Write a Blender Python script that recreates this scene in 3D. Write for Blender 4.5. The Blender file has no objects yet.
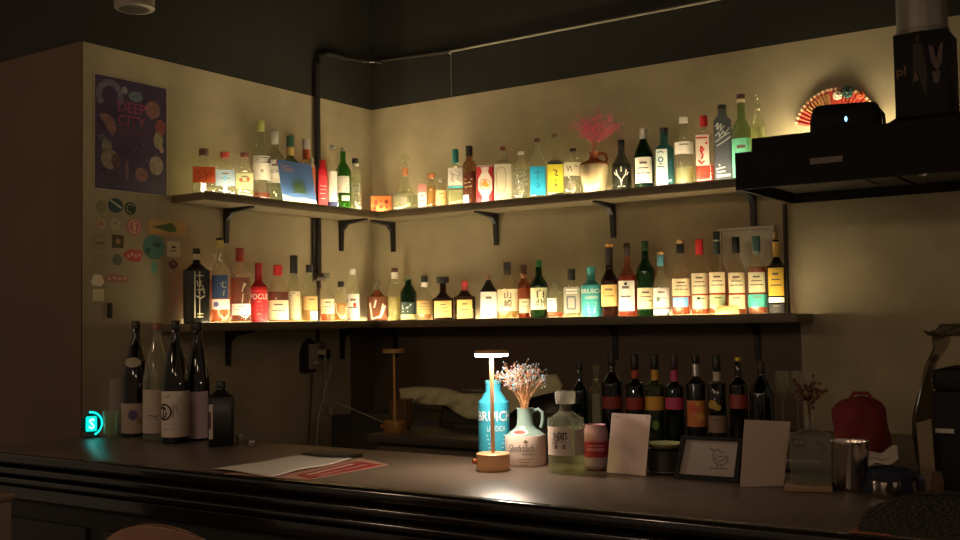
import bpy, math, random
from mathutils import Vector
random.seed(7)
SC = bpy.context.scene
COL = SC.collection
sin, cos, pi = math.sin, math.cos, math.pi

# ------------------------------------------------------------------ camera
CX, CY, CZ = 3.52044, -4.20027, 1.45
YAW, PITCH, ROLL, F = 0.59778, 0.04856, -0.01583, 1069.63
_f = Vector((-sin(YAW)*cos(PITCH), cos(YAW)*cos(PITCH), sin(PITCH)))
_r = Vector((cos(YAW), sin(YAW), 0)); _u = _r.cross(_f)
_R = _r*cos(ROLL) + _u*sin(ROLL); _U = _u*cos(ROLL) - _r*sin(ROLL)
CAMP = Vector((CX, CY, CZ))
cam = bpy.data.cameras.new('camera'); camo = bpy.data.objects.new('camera', cam); COL.objects.link(camo)
from mathutils import Matrix
m3 = Matrix((_R, _U, -_f)).transposed()
camo.matrix_world = Matrix.Translation(CAMP) @ m3.to_4x4()
cam.sensor_fit = 'HORIZONTAL'; cam.sensor_width = 36; cam.lens = F*36/960; cam.clip_start = .05
SC.camera = camo

# ------------------------------------------------------------------ world, exposure, room light
SC.view_settings.view_transform = 'Standard'; SC.view_settings.look = 'None'
SC.view_settings.gamma = 1; SC.view_settings.use_curve_mapping = False
SC.view_settings.exposure = 0.0
w = bpy.data.worlds.new('room_ambient'); SC.world = w; w.use_nodes = True
w.node_tree.nodes['Background'].inputs[0].default_value = (1, .74, .50, 1)
w.node_tree.nodes['Background'].inputs[1].default_value = 0.15
def area(name, loc, rot, sx, sy, power, col):
    l = bpy.data.lights.new(name, 'AREA'); l.shape = 'RECTANGLE'; l.size = sx; l.size_y = sy
    l.energy = power; l.color = col
    o = bpy.data.objects.new(name, l); o.location = loc; o.rotation_euler = rot; COL.objects.link(o); return o
# the dim ceiling lighting of the guest side of the room, behind and above the photographer
def bulb(name, loc, power, col, r=.09):
    l = bpy.data.lights.new(name, 'POINT'); l.energy = power; l.color = col; l.shadow_soft_size = r
    o = bpy.data.objects.new(name, l); o.location = loc; COL.objects.link(o); return o
for x, y, p in ((-.3, -4.6, 26), (1.0, -5.4, 26), (2.4, -5.9, 22), (4.4, -5.0, 20)):
    bulb('guest_side_ceiling_bulb', (x, y, 2.75), p, (1, .70, .47))
LED_STRENGTH = 135.0
LED_COLOR = (1.0, .83, .52)
LAMP_STRENGTH = 150.0
cy = SC.cycles
cy.use_denoising = True
cy.transparent_max_bounces = 32; cy.max_bounces = 8; cy.caustics_reflective = False; cy.caustics_refractive = False
cy.sample_clamp_indirect = 4

# ------------------------------------------------------------------ pixel to place
def ray(u, v): return _f + _R*((u-480)/F) + _U*((270-v)/F)
def P(u, v, ax, val):
    d = ray(u, v); t = (val - CAMP[ax])/d[ax]; return CAMP + d*t
_h = Vector((-sin(YAW), cos(YAW), 0))
def zat(x, y, u, v):
    d = ray(u, v); return CZ + d.z*((Vector((x-CX, y-CY, 0))).dot(_h))/d.dot(_h)
def dep(x, y, z=1.5): return (Vector((x, y, z))-CAMP).dot(_f)

# ------------------------------------------------------------------ materials
def lin(c):
    if isinstance(c, str):
        c = [int(c[i:i+2], 16)/255 for i in (0, 2, 4)]
    return tuple((x/12.92 if x <= .04045 else ((x+.055)/1.055)**2.4) for x in c) + (1,)
MATS = {}
def mat(c, rough=.6, metal=0., emit=0., noise=0., scale=8., bump=0., trans=0., coat=0., spec=.5):
    key = (c, rough, metal, emit, noise, scale, bump, trans, coat, spec)
    if key in MATS: return MATS[key]
    m = bpy.data.materials.new('surface_%s' % c); m.use_nodes = True
    nt = m.node_tree; b = nt.nodes['Principled BSDF']; L = nt.links
    b.inputs['Roughness'].default_value = rough; b.inputs['Metallic'].default_value = metal
    b.inputs['Base Color'].default_value = lin(c)
    b.inputs['Coat Weight'].default_value = coat
    b.inputs['Specular IOR Level'].default_value = spec
    if emit:
        b.inputs['Emission Color'].default_value = lin(c); b.inputs['Emission Strength'].default_value = emit
    if noise or bump:
        tc = nt.nodes.new('ShaderNodeTexCoord'); n = nt.nodes.new('ShaderNodeTexNoise')
        n.inputs['Scale'].default_value = scale; n.inputs['Detail'].default_value = 6; n.inputs['Roughness'].default_value = .6
        L.new(tc.outputs['Object'], n.inputs['Vector'])
        if noise:
            r = nt.nodes.new('ShaderNodeValToRGB'); k = lin(c)
            r.color_ramp.elements[0].position = .3; r.color_ramp.elements[1].position = .7
            r.color_ramp.elements[0].color = tuple(x*(1-noise) for x in k[:3])+(1,)
            r.color_ramp.elements[1].color = tuple(min(1, x*(1+noise)) for x in k[:3])+(1,)
            L.new(n.outputs['Fac'], r.inputs['Fac']); L.new(r.outputs['Color'], b.inputs['Base Color'])
        if bump:
            bp = nt.nodes.new('ShaderNodeBump'); bp.inputs['Strength'].default_value = bump; bp.inputs['Distance'].default_value = .01
            L.new(n.outputs['Fac'], bp.inputs['Height']); L.new(bp.outputs['Normal'], b.inputs['Normal'])
    if trans:
        t = nt.nodes.new('ShaderNodeBsdfTranslucent'); t.inputs['Color'].default_value = lin(c)
        mx = nt.nodes.new('ShaderNodeMixShader'); mx.inputs[0].default_value = trans
        out = nt.nodes['Material Output']
        L.new(b.outputs[0], mx.inputs[1]); L.new(t.outputs[0], mx.inputs[2]); L.new(mx.outputs[0], out.inputs['Surface'])
    MATS[key] = m; return m
def glass(c, haze=.1, hcol=None, rough=.03):
    """thin clear or tinted glass or liquid: what is behind shows through, tinted, with a gloss and a little cloudiness"""
    key = ('g', c, haze, hcol, rough)
    if key in MATS: return MATS[key]
    m = bpy.data.materials.new('glass_%s' % c); m.use_nodes = True
    nt = m.node_tree; L = nt.links; nt.nodes.remove(nt.nodes['Principled BSDF']); out = nt.nodes['Material Output']
    tr = nt.nodes.new('ShaderNodeBsdfTransparent'); tr.inputs[0].default_value = lin(c)
    gl = nt.nodes.new('ShaderNodeBsdfGlossy'); gl.inputs['Roughness'].default_value = rough; gl.inputs['Color'].default_value = (1, 1, 1, 1)
    lw = nt.nodes.new('ShaderNodeLayerWeight'); lw.inputs['Blend'].default_value = .5
    pw = nt.nodes.new('ShaderNodeMath'); pw.operation = 'POWER'; pw.inputs[1].default_value = 3; L.new(lw.outputs['Facing'], pw.inputs[0])
    fr = nt.nodes.new('ShaderNodeMath'); fr.operation = 'MULTIPLY_ADD'; fr.inputs[1].default_value = .6; fr.inputs[2].default_value = .04; L.new(pw.outputs[0], fr.inputs[0])
    df = nt.nodes.new('ShaderNodeBsdfDiffuse'); df.inputs['Color'].default_value = lin(hcol or c)
    tl = nt.nodes.new('ShaderNodeBsdfTranslucent'); tl.inputs['Color'].default_value = lin(hcol or c)
    a = nt.nodes.new('ShaderNodeMixShader'); a.inputs[0].default_value = .6
    L.new(df.outputs[0], a.inputs[1]); L.new(tl.outputs[0], a.inputs[2])
    b = nt.nodes.new('ShaderNodeMixShader'); b.inputs[0].default_value = haze
    L.new(tr.outputs[0], b.inputs[1]); L.new(a.outputs[0], b.inputs[2])
    g = nt.nodes.new('ShaderNodeMixShader'); L.new(fr.outputs[0], g.inputs[0]); L.new(b.outputs[0], g.inputs[1]); L.new(gl.outputs[0], g.inputs[2])
    L.new(g.outputs[0], out.inputs['Surface'])
    MATS[key] = m; return m
def emis(c, s):
    key = ('e', c, s)
    if key in MATS: return MATS[key]
    m = bpy.data.materials.new('light_source'); m.use_nodes = True; nt = m.node_tree; nt.nodes.remove(nt.nodes['Principled BSDF'])
    e = nt.nodes.new('ShaderNodeEmission'); e.inputs[0].default_value = c if isinstance(c, tuple) and len(c) == 4 else (tuple(c)+(1,) if isinstance(c, tuple) else lin(c))
    e.inputs[1].default_value = s; nt.links.new(e.outputs[0], nt.nodes['Material Output'].inputs['Surface'])
    MATS[key] = m; return m

# ------------------------------------------------------------------ mesh building
class MB:
    def __init__(s): s.v = []; s.f = []; s.m = []; s.mi = 0
    def add(s, vs, fs):
        n = len(s.v); s.v += [tuple(x) for x in vs]
        for f in fs: s.f.append(tuple(i+n for i in f)); s.m.append(s.mi)
        return s
    def box(s, x0, x1, y0, y1, z0, z1):
        v = [(x, y, z) for z in (z0, z1) for y in (y0, y1) for x in (x0, x1)]
        return s.add(v, [(0, 2, 3, 1), (4, 5, 7, 6), (0, 1, 5, 4), (2, 6, 7, 3), (0, 4, 6, 2), (1, 3, 7, 5)])
    def loft(s, prof, seg=28, cx=0, cy=0, caps=True):
        """prof: (z, rx, ry, exponent)"""
        vs = []; fs = []
        for (z, rx, ry, n) in prof:
            for k in range(seg):
                a = 2*pi*(k+.5)/seg; c, q = cos(a), sin(a)
                if n > 2.01:
                    e = 2.0/n
                    # even spacing along a rounded square
                    c = math.copysign(abs(c)**e, c); q = math.copysign(abs(q)**e, q)
                vs.append((cx+rx*c, cy+ry*q, z))
        for i in range(len(prof)-1):
            for k in range(seg):
                k2 = (k+1) % seg
                fs.append((i*seg+k, i*seg+k2, (i+1)*seg+k2, (i+1)*seg+k))
        if caps:
            fs.append(tuple(reversed(range(seg)))); fs.append(tuple(range((len(prof)-1)*seg, len(prof)*seg)))
        return s.add(vs, fs)
    def lathe(s, prof, seg=28, cx=0, cy=0, caps=True): return s.loft([(z, r, r, 2) for (r, z) in prof], seg, cx, cy, caps)
    def tube(s, pts, r, seg=8, taper=None):
        pts = [Vector(p) for p in pts]; vs = []; fs = []; n = len(pts)
        for i, p in enumerate(pts):
            d = (pts[min(i+1, n-1)]-pts[max(i-1, 0)]).normalized()
            a = d.cross(Vector((0, 0, 1)) if abs(d.z) < .9 else Vector((1, 0, 0))).normalized(); b = d.cross(a)
            rr = r if taper is None else r*(1+(taper-1)*i/max(1, n-1))
            for k in range(seg):
                t = 2*pi*k/seg; vs.append(p+a*rr*cos(t)+b*rr*sin(t))
        for i in range(n-1):
            for k in range(seg):
                k2 = (k+1) % seg; fs.append((i*seg+k, i*seg+k2, (i+1)*seg+k2, (i+1)*seg+k))
        fs.append(tuple(reversed(range(seg)))); fs.append(tuple(range((n-1)*seg, n*seg)))
        return s.add(vs, fs)
    def ball(s, c, r, seg=10, rings=6, sx=1, sy=1, sz=1):
        vs = [(c[0], c[1], c[2]-r*sz)]; fs = []
        for i in range(1, rings):
            t = -pi/2+pi*i/rings
            for k in range(seg):
                a = 2*pi*k/seg; vs.append((c[0]+r*sx*cos(t)*cos(a), c[1]+r*sy*cos(t)*sin(a), c[2]+r*sz*sin(t)))
        vs.append((c[0], c[1], c[2]+r*sz)); e = len(vs)-1
        for k in range(seg):
            k2 = (k+1) % seg; fs.append((0, 1+k2, 1+k)); fs.append((e, e-seg+k, e-seg+k2))
            for i in range(rings-2): fs.append((1+i*seg+k, 1+i*seg+k2, 1+(i+1)*seg+k2, 1+(i+1)*seg+k))
        return s.add(vs, fs)
    def prism(s, pts, d):
        """polygon pts (3D) pushed along vector d"""
        d = Vector(d); pts = [Vector(p) for p in pts]; n = len(pts)
        vs = pts+[p+d for p in pts]
        return s.add(vs, [tuple(range(n)), tuple(reversed(range(n, 2*n)))]+[(i, i+n, (i+1) % n+n, (i+1) % n) for i in range(n)])
    def build(s, name, mats, parent=None, smooth=True, bevel=0, loc=None):
        me = bpy.data.meshes.new(name); me.from_pydata(s.v, [], s.f); me.update()
        for m in (mats if isinstance(mats, (list, tuple)) else [mats]): me.materials.append(m)
        for p, i in zip(me.polygons, s.m): p.material_index = i
        import bmesh
        bm = bmesh.new(); bm.from_mesh(me); bmesh.ops.recalc_face_normals(bm, faces=bm.faces)
        if bevel:
            bmesh.ops.bevel(bm, geom=[e for e in bm.edges if len(e.link_faces) == 2 and e.calc_face_angle(0) > .5], offset=bevel, segments=2, profile=.5, affect='EDGES')
        bm.to_mesh(me); bm.free()
        if smooth:
            me.shade_smooth(); me.set_sharp_from_angle(angle=math.radians(38))
        o = bpy.data.objects.new(name, me); COL.objects.link(o)
        if parent is not None: o.parent = parent
        if loc: o.location = loc
        return o
def tag(o, label, cat, group=None, kind=None):
    o['label'] = label; o['category'] = cat
    if group: o['group'] = group
    if kind: o['kind'] = kind
    return o
def thing(name, label, cat, loc, rz=0, group=None):
    o = bpy.data.objects.new(name, None); o.empty_display_size = .02; COL.objects.link(o)
    o.location = loc; o.rotation_euler = (0, 0, rz); return tag(o, label, cat, group)
def struct(o): o['kind'] = 'structure'; return o

# flat marks on a face ('f', y) or wrapped on a round body ('c', radius); front is local -Y
def wrap(surf, x, z, off=0):
    if surf[0] == 'f': return (x, -(surf[1]+off), z)
    R = surf[1]+off; a = x/surf[1]; return (R*sin(a), -R*cos(a), z)
def patch(surf, x0, x1, z0, z1, off=.0008, n=10, th=.0005, mb=None):
    mb = mb or MB(); n = n if surf[0] == 'c' else 1
    vs = []
    for o in (off, off-th):
        for i in range(n+1):
            x = x0+(x1-x0)*i/n; vs += [wrap(surf, x, z0, o), wrap(surf, x, z1, o)]
    q = 2*(n+1); fs = []
    for i in range(n):
        fs += [(2*i, 2*i+2, 2*i+3, 2*i+1), (q+2*i, q+2*i+1, q+2*i+3, q+2*i+2), (2*i, q+2*i, q+2*i+2, 2*i+2), (2*i+1, 2*i+3, q+2*i+3, q+2*i+1)]
    fs += [(0, 1, q+1, q), (2*n, q+2*n, q+2*n+1, 2*n+1)]
    return mb.add(vs, fs)
def poly(surf, pts, off, mb):
    """thin polygon mark (fan of triangles) on a surface"""
    cx = sum(p[0] for p in pts)/len(pts); cz = sum(p[1] for p in pts)/len(pts)
    vs = [wrap(surf, cx, cz, off)]+[wrap(surf, x, z, off) for x, z in pts]; n = len(pts)
    return mb.add(vs, [(0, 1+i, 1+(i+1) % n) for i in range(n)])
def circ(cx, cz, rx, rz=None, n=18, a0=0, a1=2*pi):
    rz = rz or rx; return [(cx+rx*cos(a0+(a1-a0)*i/n), cz+rz*sin(a0+(a1-a0)*i/n)) for i in range(n)]
def ring(surf, cx, cz, r0, r1, off, mb, n=20, a0=0, a1=2*pi):
    vs = []; fs = []
    for i in range(n+1):
        a = a0+(a1-a0)*i/n; vs += [wrap(surf, cx+r0*cos(a), cz+r0*sin(a), off), wrap(surf, cx+r1*cos(a), cz+r1*sin(a), off)]
    return mb.add(vs, [(2*i, 2*i+1, 2*i+3, 2*i+2) for i in range(n)])
def text(s, h, x, z, surf, m, parent, name='lettering', off=.0016, fit=None, bold=0.0, rot=0.0, line=1.0):
    """the characters as a thin mesh centred on (x, z); fit = total width"""
    cu = bpy.data.curves.new('txt', 'FONT'); cu.body = s; cu.size = 1; cu.align_x = 'CENTER'; cu.align_y = 'CENTER'
    cu.space_line = line; cu.offset = bold; cu.resolution_u = 2
    o = bpy.data.objects.new('txt', cu); COL.objects.link(o)
    bpy.context.view_layer.update()
    me = bpy.data.meshes.new_from_object(o.evaluated_get(bpy.context.evaluated_depsgraph_get()))
    bpy.data.objects.remove(o); bpy.data.curves.remove(cu)
    xs = [v.co.x for v in me.vertices]; ys = [v.co.y for v in me.vertices]
    if not xs: return None
    w0 = max(xs)-min(xs); h0 = max(ys)-min(ys); mx = (max(xs)+min(xs))/2; my = (max(ys)+min(ys))/2
    sy = h/h0; sx = fit/w0 if fit else sy; cr, sr = cos(rot), sin(rot)
    for v in me.vertices:
        a, b = (v.co.x-mx)*sx, (v.co.y-my)*sy
        v.co = wrap(surf, x+a*cr-b*sr, z+a*sr+b*cr, off)
    me.name = name; me.materials.clear(); me.materials.append(m)
    ob = bpy.data.objects.new(name, me); COL.objects.link(ob); ob.parent = parent; return ob

# ================================================================== SETTING
ZT, ZU, ZL, ZC, ZB = 2.546, 1.991, 1.4615, 1.075, 1.055   # dark band, upper shelf, lower shelf, bar counter, back counter
plaster = mat('a89a7a', .9, noise=.16, scale=3.4, bump=.25)
dark = mat('23211a', .85, noise=.12, scale=5, bump=.1)
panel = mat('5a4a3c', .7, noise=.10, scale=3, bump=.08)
brown = mat('604a3a', .9, noise=.12, scale=3, bump=.15)
CEIL = 3.4
mb = MB()   # left wall: x from -.15 to 0, three bands
mb.box(-.15, 0, -1.704, .15, 0, ZT); mb.mi = 1; mb.box(-.15, .001, -1.705, .15, ZT, CEIL)
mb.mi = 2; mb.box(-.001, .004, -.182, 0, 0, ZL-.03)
struct(mb.build('wall_left', [plaster, dark, panel]))
mb = MB(); mb.box(0, 4.6, 0, .15, 0, ZT); mb.mi = 1; mb.box(0, 4.6, -.001, .15, ZT, CEIL)
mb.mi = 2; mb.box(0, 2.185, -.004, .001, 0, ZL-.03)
struct(mb.build('wall_back', [plaster, dark, panel]))
mb = MB(); mb.box(-2.2, -.0, -1.71, -1.7051, 0, ZT); mb.box(-2.2, -.151, -1.705, -1.55, 0, CEIL)
mb.mi = 1; mb.box(-2.2, .001, -1.711, -1.7051, ZT, CEIL)
struct(mb.build('wall_front_left', [brown, dark]))
struct(MB().box(-2.2, 4.6, -6.5, .15, -.1, 0).build('floor', mat('3a2c22', .5, noise=.2, scale=4)))
struct(MB().box(-2.2, 4.6, -6.5, .15, CEIL, CEIL+.1).build('ceiling', dark))

# ---- shelves
wood = mat('66583f', .55, noise=.15, scale=12)
black = mat('14120f', .5)
TH = .032
def shelf(name, label, along, x0, x1, z, d=.2):
    t = thing(name, label, 'shelf', (0, 0, 0), 0, 'wall shelves')
    b = MB()
    if along == 'y': b.box(.001, d, x0, x1, z-TH, z)
    else: b.box(x0, x1, -d, -.001, z-TH, z)
    b.build('board', wood, t, bevel=.002)
    s = MB(); l = MB(); e = .06
    if along == 'y':
        l.box(d-.007, d, x0+.004, x1, z, z+.004)
        s.box(d-.018, d-.010, x0+.08, x1-e, z, z+.003); r = MB().box(.004, .012, x0+.14, x1-e, z, z+.003)
    else:
        l.box(x0, x1-.004, -d, -d+.007, z, z+.004)
        s.box(x0+e, x1-.01, -d+.010, -d+.018, z, z+.003); r = MB().box(x0+e, x1-.12, -.012, -.004, z, z+.003)
    l.build('lip', wood, t); so = s.build('light_strip', emis(LED_COLOR, LED_STRENGTH), t)
    so['label'] = 'glowing warm light strip'
    so = r.build('light_strip', emis(LED_COLOR, LED_STRENGTH*.22), t); so['label'] = 'glowing warm light strip along the wall'
    return t
shUL = shelf('wall_shelf', 'dark wooden shelf on side wall beneath the postcard and boxes, upper of two', 'y', -1.285, -.001, ZU)
shLL = shelf('wall_shelf', 'dark wooden shelf on side wall under the wall pipe clamp, lower of two', 'y', -1.36, -.001, ZL)
shUR = shelf('wall_shelf', 'long dark wooden shelf on back wall running in behind the extractor hood', 'x', .2005, 2.235, ZU)
shLR = shelf('wall_shelf', 'long dark wooden shelf on back wall above the dark panel', 'x', .2005, 2.235, ZL)
def bracket(ax, pos, z, where):
    b = MB()
    if ax == 'y':
        t = thing('shelf_bracket', where, 'bracket', (0, pos, z-TH), 0, 'black shelf brackets')
        pts = [(0, 0), (.17, 0), (.17, -.008), (.05, -.022), (.018, -.05), (.012, -.15), (.0, -.15)]
        b.prism([(.001+x, -.011, h) for x, h in pts], (0, .022, 0))
    else:
        t = thing('shelf_bracket', where, 'bracket', (pos, 0, z-TH), 0, 'black shelf brackets')
        pts = [(0, 0), (.17, 0), (.17, -.008), (.05, -.022), (.018, -.05), (.012, -.15), (.0, -.15)]
        b.prism([(-.011, -.001-x, h) for x, h in pts], (.022, 0, 0))
    b.build('bracket_arm', black, t, smooth=False)
B1, B2, B3, B4 = P(225, 228, 0, 0).y, P(340, 228, 0, 0).y, P(227, 345, 0, 0).y, P(341, 345, 0, 0).y
B6, B7, B8, B9, B10 = P(497, 235, 1, 0).x, P(614, 235, 1, 0).x, P(754, 215, 1, 0).x, P(616, 338, 1, 0).x, P(758, 338, 1, 0).x
for ax, p, z, l in (('y', B1, ZU, 'black bracket under the upper side shelf below the pale boxes'),
                    ('y', B2, ZU, 'black bracket under the upper side shelf near the room corner'),
                    ('y', B3, ZL, 'black bracket under the lower side shelf behind the black jug bottle'),
                    ('y', B4, ZL, 'black bracket under the lower side shelf near the socket box'),
                    ('x', .14+.0, ZU, 'black bracket under upper back shelf beneath the round glass decanter'),
                    ('x', B6, ZU, 'black bracket under upper back shelf beneath the red and white tin'),
                    ('x', B7, ZU, 'black bracket under upper back shelf beneath the pottery jug'),
                    ('x', B8, ZU, 'black bracket under upper back shelf at the hood corner'),
                    ('x', .15, ZL, 'black bracket under lower back shelf above the unlit brass lamp'),
                    ('x', B9, ZL, 'black bracket under lower back shelf above the wine bottles'),
                    ('x', B10, ZL, 'black bracket under lower back shelf near its open end')):
    bracket(ax, p, z, l)

# ================================================================== BOTTLES
ROWS = {'UL': (0, .10, ZU), 'UR': (1, -.10, ZU), 'LL': (0, .10, ZL), 'LR': (1, -.10, ZL)}
clear = glass('fafaf2', .09, 'f0ecd0'); clear2 = glass('f4f4e8', .13, 'e8e6c4')
dkgreen = glass('2c4a28', .25, '1f3a1c'); green = glass('8cc070', .30, '4fa040')
dkbrown = glass('2e1a10', .3, '24140c'); smoke = glass('a0a498', .25, '70746a')
L_amber = glass('f4a860', .5, 'f47c30'); L_orange = glass('f89a58', .55, 'ff6a28'); L_gold = glass('f8dc98', .4, 'f0bc60')
L_red = glass('c84828', .5, 'b02c14'); L_pale = glass('e8ecc0', .35, 'e4e6b0'); L_brown = glass('c8703c', .4, 'a8481c')
L_teal = glass('50c8b8', .5, '38c0b0'); L_clear = glass('f0f2e4', .12, 'e8e8d0')
white = mat('ece4d4', .7, trans=.25); cream = mat('e8d8ac', .7, trans=.25); yellowl = mat('dccf50', .6, trans=.2)
goldl = mat('e2bc70', .6, trans=.2); ink = mat('1c1a18', .8); grey = mat('8a8a84', .6); redl = mat('c02a22', .6, trans=.1)
silver = mat('c8c4bc', .3, .9); bcap = mat('16140f', .45); cork = mat('a8683c', .8); redcap = mat('b01c1a', .45)
gcap = mat('1e4a30', .45); whitecap = mat('dcd8cc', .5); goldcap = mat('b88a3a', .4, .7); tealcap = mat('2a8c88', .45)
orangel = mat('e8682c', .7, trans=.15); bluel = mat('7fb4d8', .7, trans=.15); brass = mat('d8a878', .42, .4)
NB = [0]
def hb(x, y): return math.atan2(CX-x, -(CY-y))
PLACED = []
def bottle(lab, row, u, w, vt, vs, vn, nw, gl=clear, liq=None, cap=None, shape='round', labels=(), marks=(), off=0, name='liquor_bottle', grp=None, at=None, flat=1.0, soft=1.0, stopper=None, cat='bottle', rot=0, texts=(), foot=None, neckband=None, wide=None, vneck=None, tip=None, fixed=False):
    if row in ROWS:
        ax, val, zb = ROWS[row]
        q = P(u, vs, ax, val+(off if ax == 0 else -off))
        grp = grp or {'UL': 'bottles on the upper side shelf', 'UR': 'bottles on the upper back shelf', 'LL': 'bottles on the lower side shelf', 'LR': 'bottles on the lower back shelf'}[row]
    else:
        zb = at[1]; q = P(u, vs, 1, at[0])
    # keep clear of the bottles already standing: slide along the line of sight until free
    best = None; ax_ = ROWS[row][0] if row in ROWS else 1; base = q[ax_]
    for d_ in (0, .012, -.012, .024, -.024, .036, -.036, .048, -.048, .06, -.06):
        val_ = base+d_
        if row in ROWS and not (.042 <= abs(val_) <= .152): continue
        if (row not in ROWS and abs(d_) > .05) or (fixed and d_): continue
        c_ = P(u, vs, ax_, val_); r_ = w/2*dep(c_.x, c_.y, zb)/F*(1.08 if shape != 'round' else 1)
        if row in ROWS and not (r_*(flat if shape != 'round' else 1)*.95 <= abs(val_) <= .178-r_*(flat if shape != 'round' else 1)*.9): pen = .004+abs(d_)*.01
        else: pen = 0
        if row == 'CT' and abs(zb-ZC) < .01 and c_.y+r_ > -1.75: pen += .004
        ov = sum(max(0, r_+r2-math.hypot(c_.x-x2, c_.y-y2)) for x2, y2, r2, z2 in PLACED if abs(z2-zb) < .3)+pen+abs(d_)*.004
        if best is None or ov < best[0]: best = (ov, c_, r_)
    q = best[1]; PLACED.append((q.x, q.y, best[2], zb))
    x, y = q.x, q.y
    if row in ROWS: zb += .0004
    D = dep(x, y, (zb)); k = D/F; Rb = w/2*k
    Z = lambda v: zat(x, y, u, v)-zb
    H = Z(vt); zs = max(.02, Z(vs)); zn = max(zs+.004, Z(vn)); rn = nw/2*k
    ne = 8 if shape in ('square', 'flat') else 2
    fl = flat if shape != 'flat' else (flat if flat < 1 else .5)
    ry = Rb*fl
    rz = hb(x, y)+rot
    t = thing(name, lab, cat, (x, y, zb), rz, grp)
    ztop = (H if vneck is None else Z(vneck)) if cap is None else Z(cap[1])
    prof = [(0, Rb*.9, ry*.9, ne), (.004, Rb, ry, ne)]
    if foot: prof += [(foot, Rb, ry, ne)]
    wd = 1.0 if wide is None else wide
    prof += [(zs, Rb*wd, ry*wd, ne)]
    n = 7
    for i in range(1, n+1):
        tt = i/n; s_ = (1-cos(tt*pi))/2 if soft == 1 else tt**soft
        prof.append((zs+(zn-zs)*tt, Rb*wd+(rn-Rb*wd)*s_, ry*wd+(rn-ry*wd)*s_, max(2, ne-(ne-2)*tt*1.3)))
    zt = max(zn+.003, min(H-.002, ztop+.004))
    prof += [(zt-.001, rn, rn, 2), (zt, rn*.95, rn*.95, 2)]
    b = MB().loft(prof, 40 if ne > 2 else 28).build('glass_body', gl, t)
    if liq:
        m, vl = liq; zl = Z(vl)
        pl = [(.006, Rb*.88, ry*.88, ne), (.010, Rb*.94, ry*.94, ne)]
        for (z_, a_, b_, e_) in prof[2:-2]:
            if .012 < z_ < zl: pl.append((z_, a_*.94, b_*.94, e_))
        # radius at liquid level
        for i in range(len(prof)-1):
            if prof[i][0] <= zl <= prof[i+1][0]:
                f_ = (zl-prof[i][0])/max(1e-6, prof[i+1][0]-prof[i][0]); pl.append((zl, (prof[i][1]+(prof[i+1][1]-prof[i][1])*f_)*.94, (prof[i][2]+(prof[i+1][2]-prof[i][2])*f_)*.94, prof[i][3])); break
        MB().loft(pl, 40 if ne > 2 else 24).build('liquid', m, t)
    if cap:
        m = cap[0]; rc = (cap[2]/2*k) if len(cap) > 2 else rn*1.12
        zc = ztop
        MB().lathe([(rc*.97, zc), (rc, zc+.001), (rc, H-.002), (rc*.9, H)], 20).build('cap', m, t)
    if tip: MB().lathe([(rn*1.0, H+.0002), (rn*1.0, H+tip[1]*k)], 16).build('cork_top', tip[0], t)
    if stopper:
        stopper(t, H, k)
    if neckband:
        m, v0, v1 = neckband
        patch(('c', rn), -rn*2.2, rn*2.2, Z(v1), Z(v0), mb=None).build('neck_label', m, t)
    for lb in labels:
        u0, u1, v0, v1, m = lb[:5]
        pr = lb[5] if len(lb) > 5 else 3
        if ne == 2 :
            a0 = math.asin(max(-.97, min(.97, (u0-u)/(w/2)))); a1 = math.asin(max(-.97, min(.97, (u1-u)/(w/2))))
            surf = ('c', Rb); x0, x1 = a0*Rb, a1*Rb
        else:
            surf = ('f', ry); x0, x1 = max(-Rb*.93, (u0-u)*k), min(Rb*.93, (u1-u)*k)
        lo = patch(surf, x0, x1, max(.002, Z(v1)), Z(v0)).build('label', m, t)
        if pr:
            pmb = MB(); zc0, zc1 = Z(v1), Z(v0)
            for i in range(pr):
                zz = zc1-(zc1-zc0)*(.22+.6*i/max(1, pr)); ww = (x1-x0)*(.18+.16*((i*7) % 3)/2); hh = (zc1-zc0)*(.05 if i else .085)
                patch(surf, (x0+x1)/2-ww, (x0+x1)/2+ww, zz-hh/2, zz+hh/2, off=.0013, n=4, th=.0003, mb=pmb)
            pmb.build('fine_print', mat('6a5a48', .8), lo)
    surf = ('c', Rb) if ne == 2 else ('f', ry)
    for (s, u0, u1, v0, v1, m) in texts:
        if ne == 2: xa, xb = Rb*math.asin(max(-.95, min(.95, (u0-u)/(w/2)))), Rb*math.asin(max(-.95, min(.95, (u1-u)/(w/2))))
        else: xa, xb = (u0-u)*k, (u1-u)*k
        text(s, Z(v0)-Z(v1), (xa+xb)/2, (Z(v0)+Z(v1))/2, surf, m, t, fit=xb-xa, bold=(0 if s == '響' else .012))
    for fn in marks: fn(t, surf, Z, k, u, Rb)
    return t
def dot(u0, v0, r, m, rz=None, nm='emblem'):
    def fn(t, surf, Z, k, u, Rb):
        x = (u0-u)*k
        if surf[0] == 'c': x = Rb*math.asin(max(-.95, min(.95, x/Rb)))
        b = MB(); poly(surf, circ(x, Z(v0), r*k, (rz or r)*k), .0018, b); b.build(nm, m, t)
    return fn
def hoop(u0, v0, r0, r1, m, nm='emblem'):
    def fn(t, surf, Z, k, u, Rb):
        x = (u0-u)*k; b = MB(); ring(surf, x, Z(v0), r0*k, r1*k, .0018, b); b.build(nm, m, t)
    return fn
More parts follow.
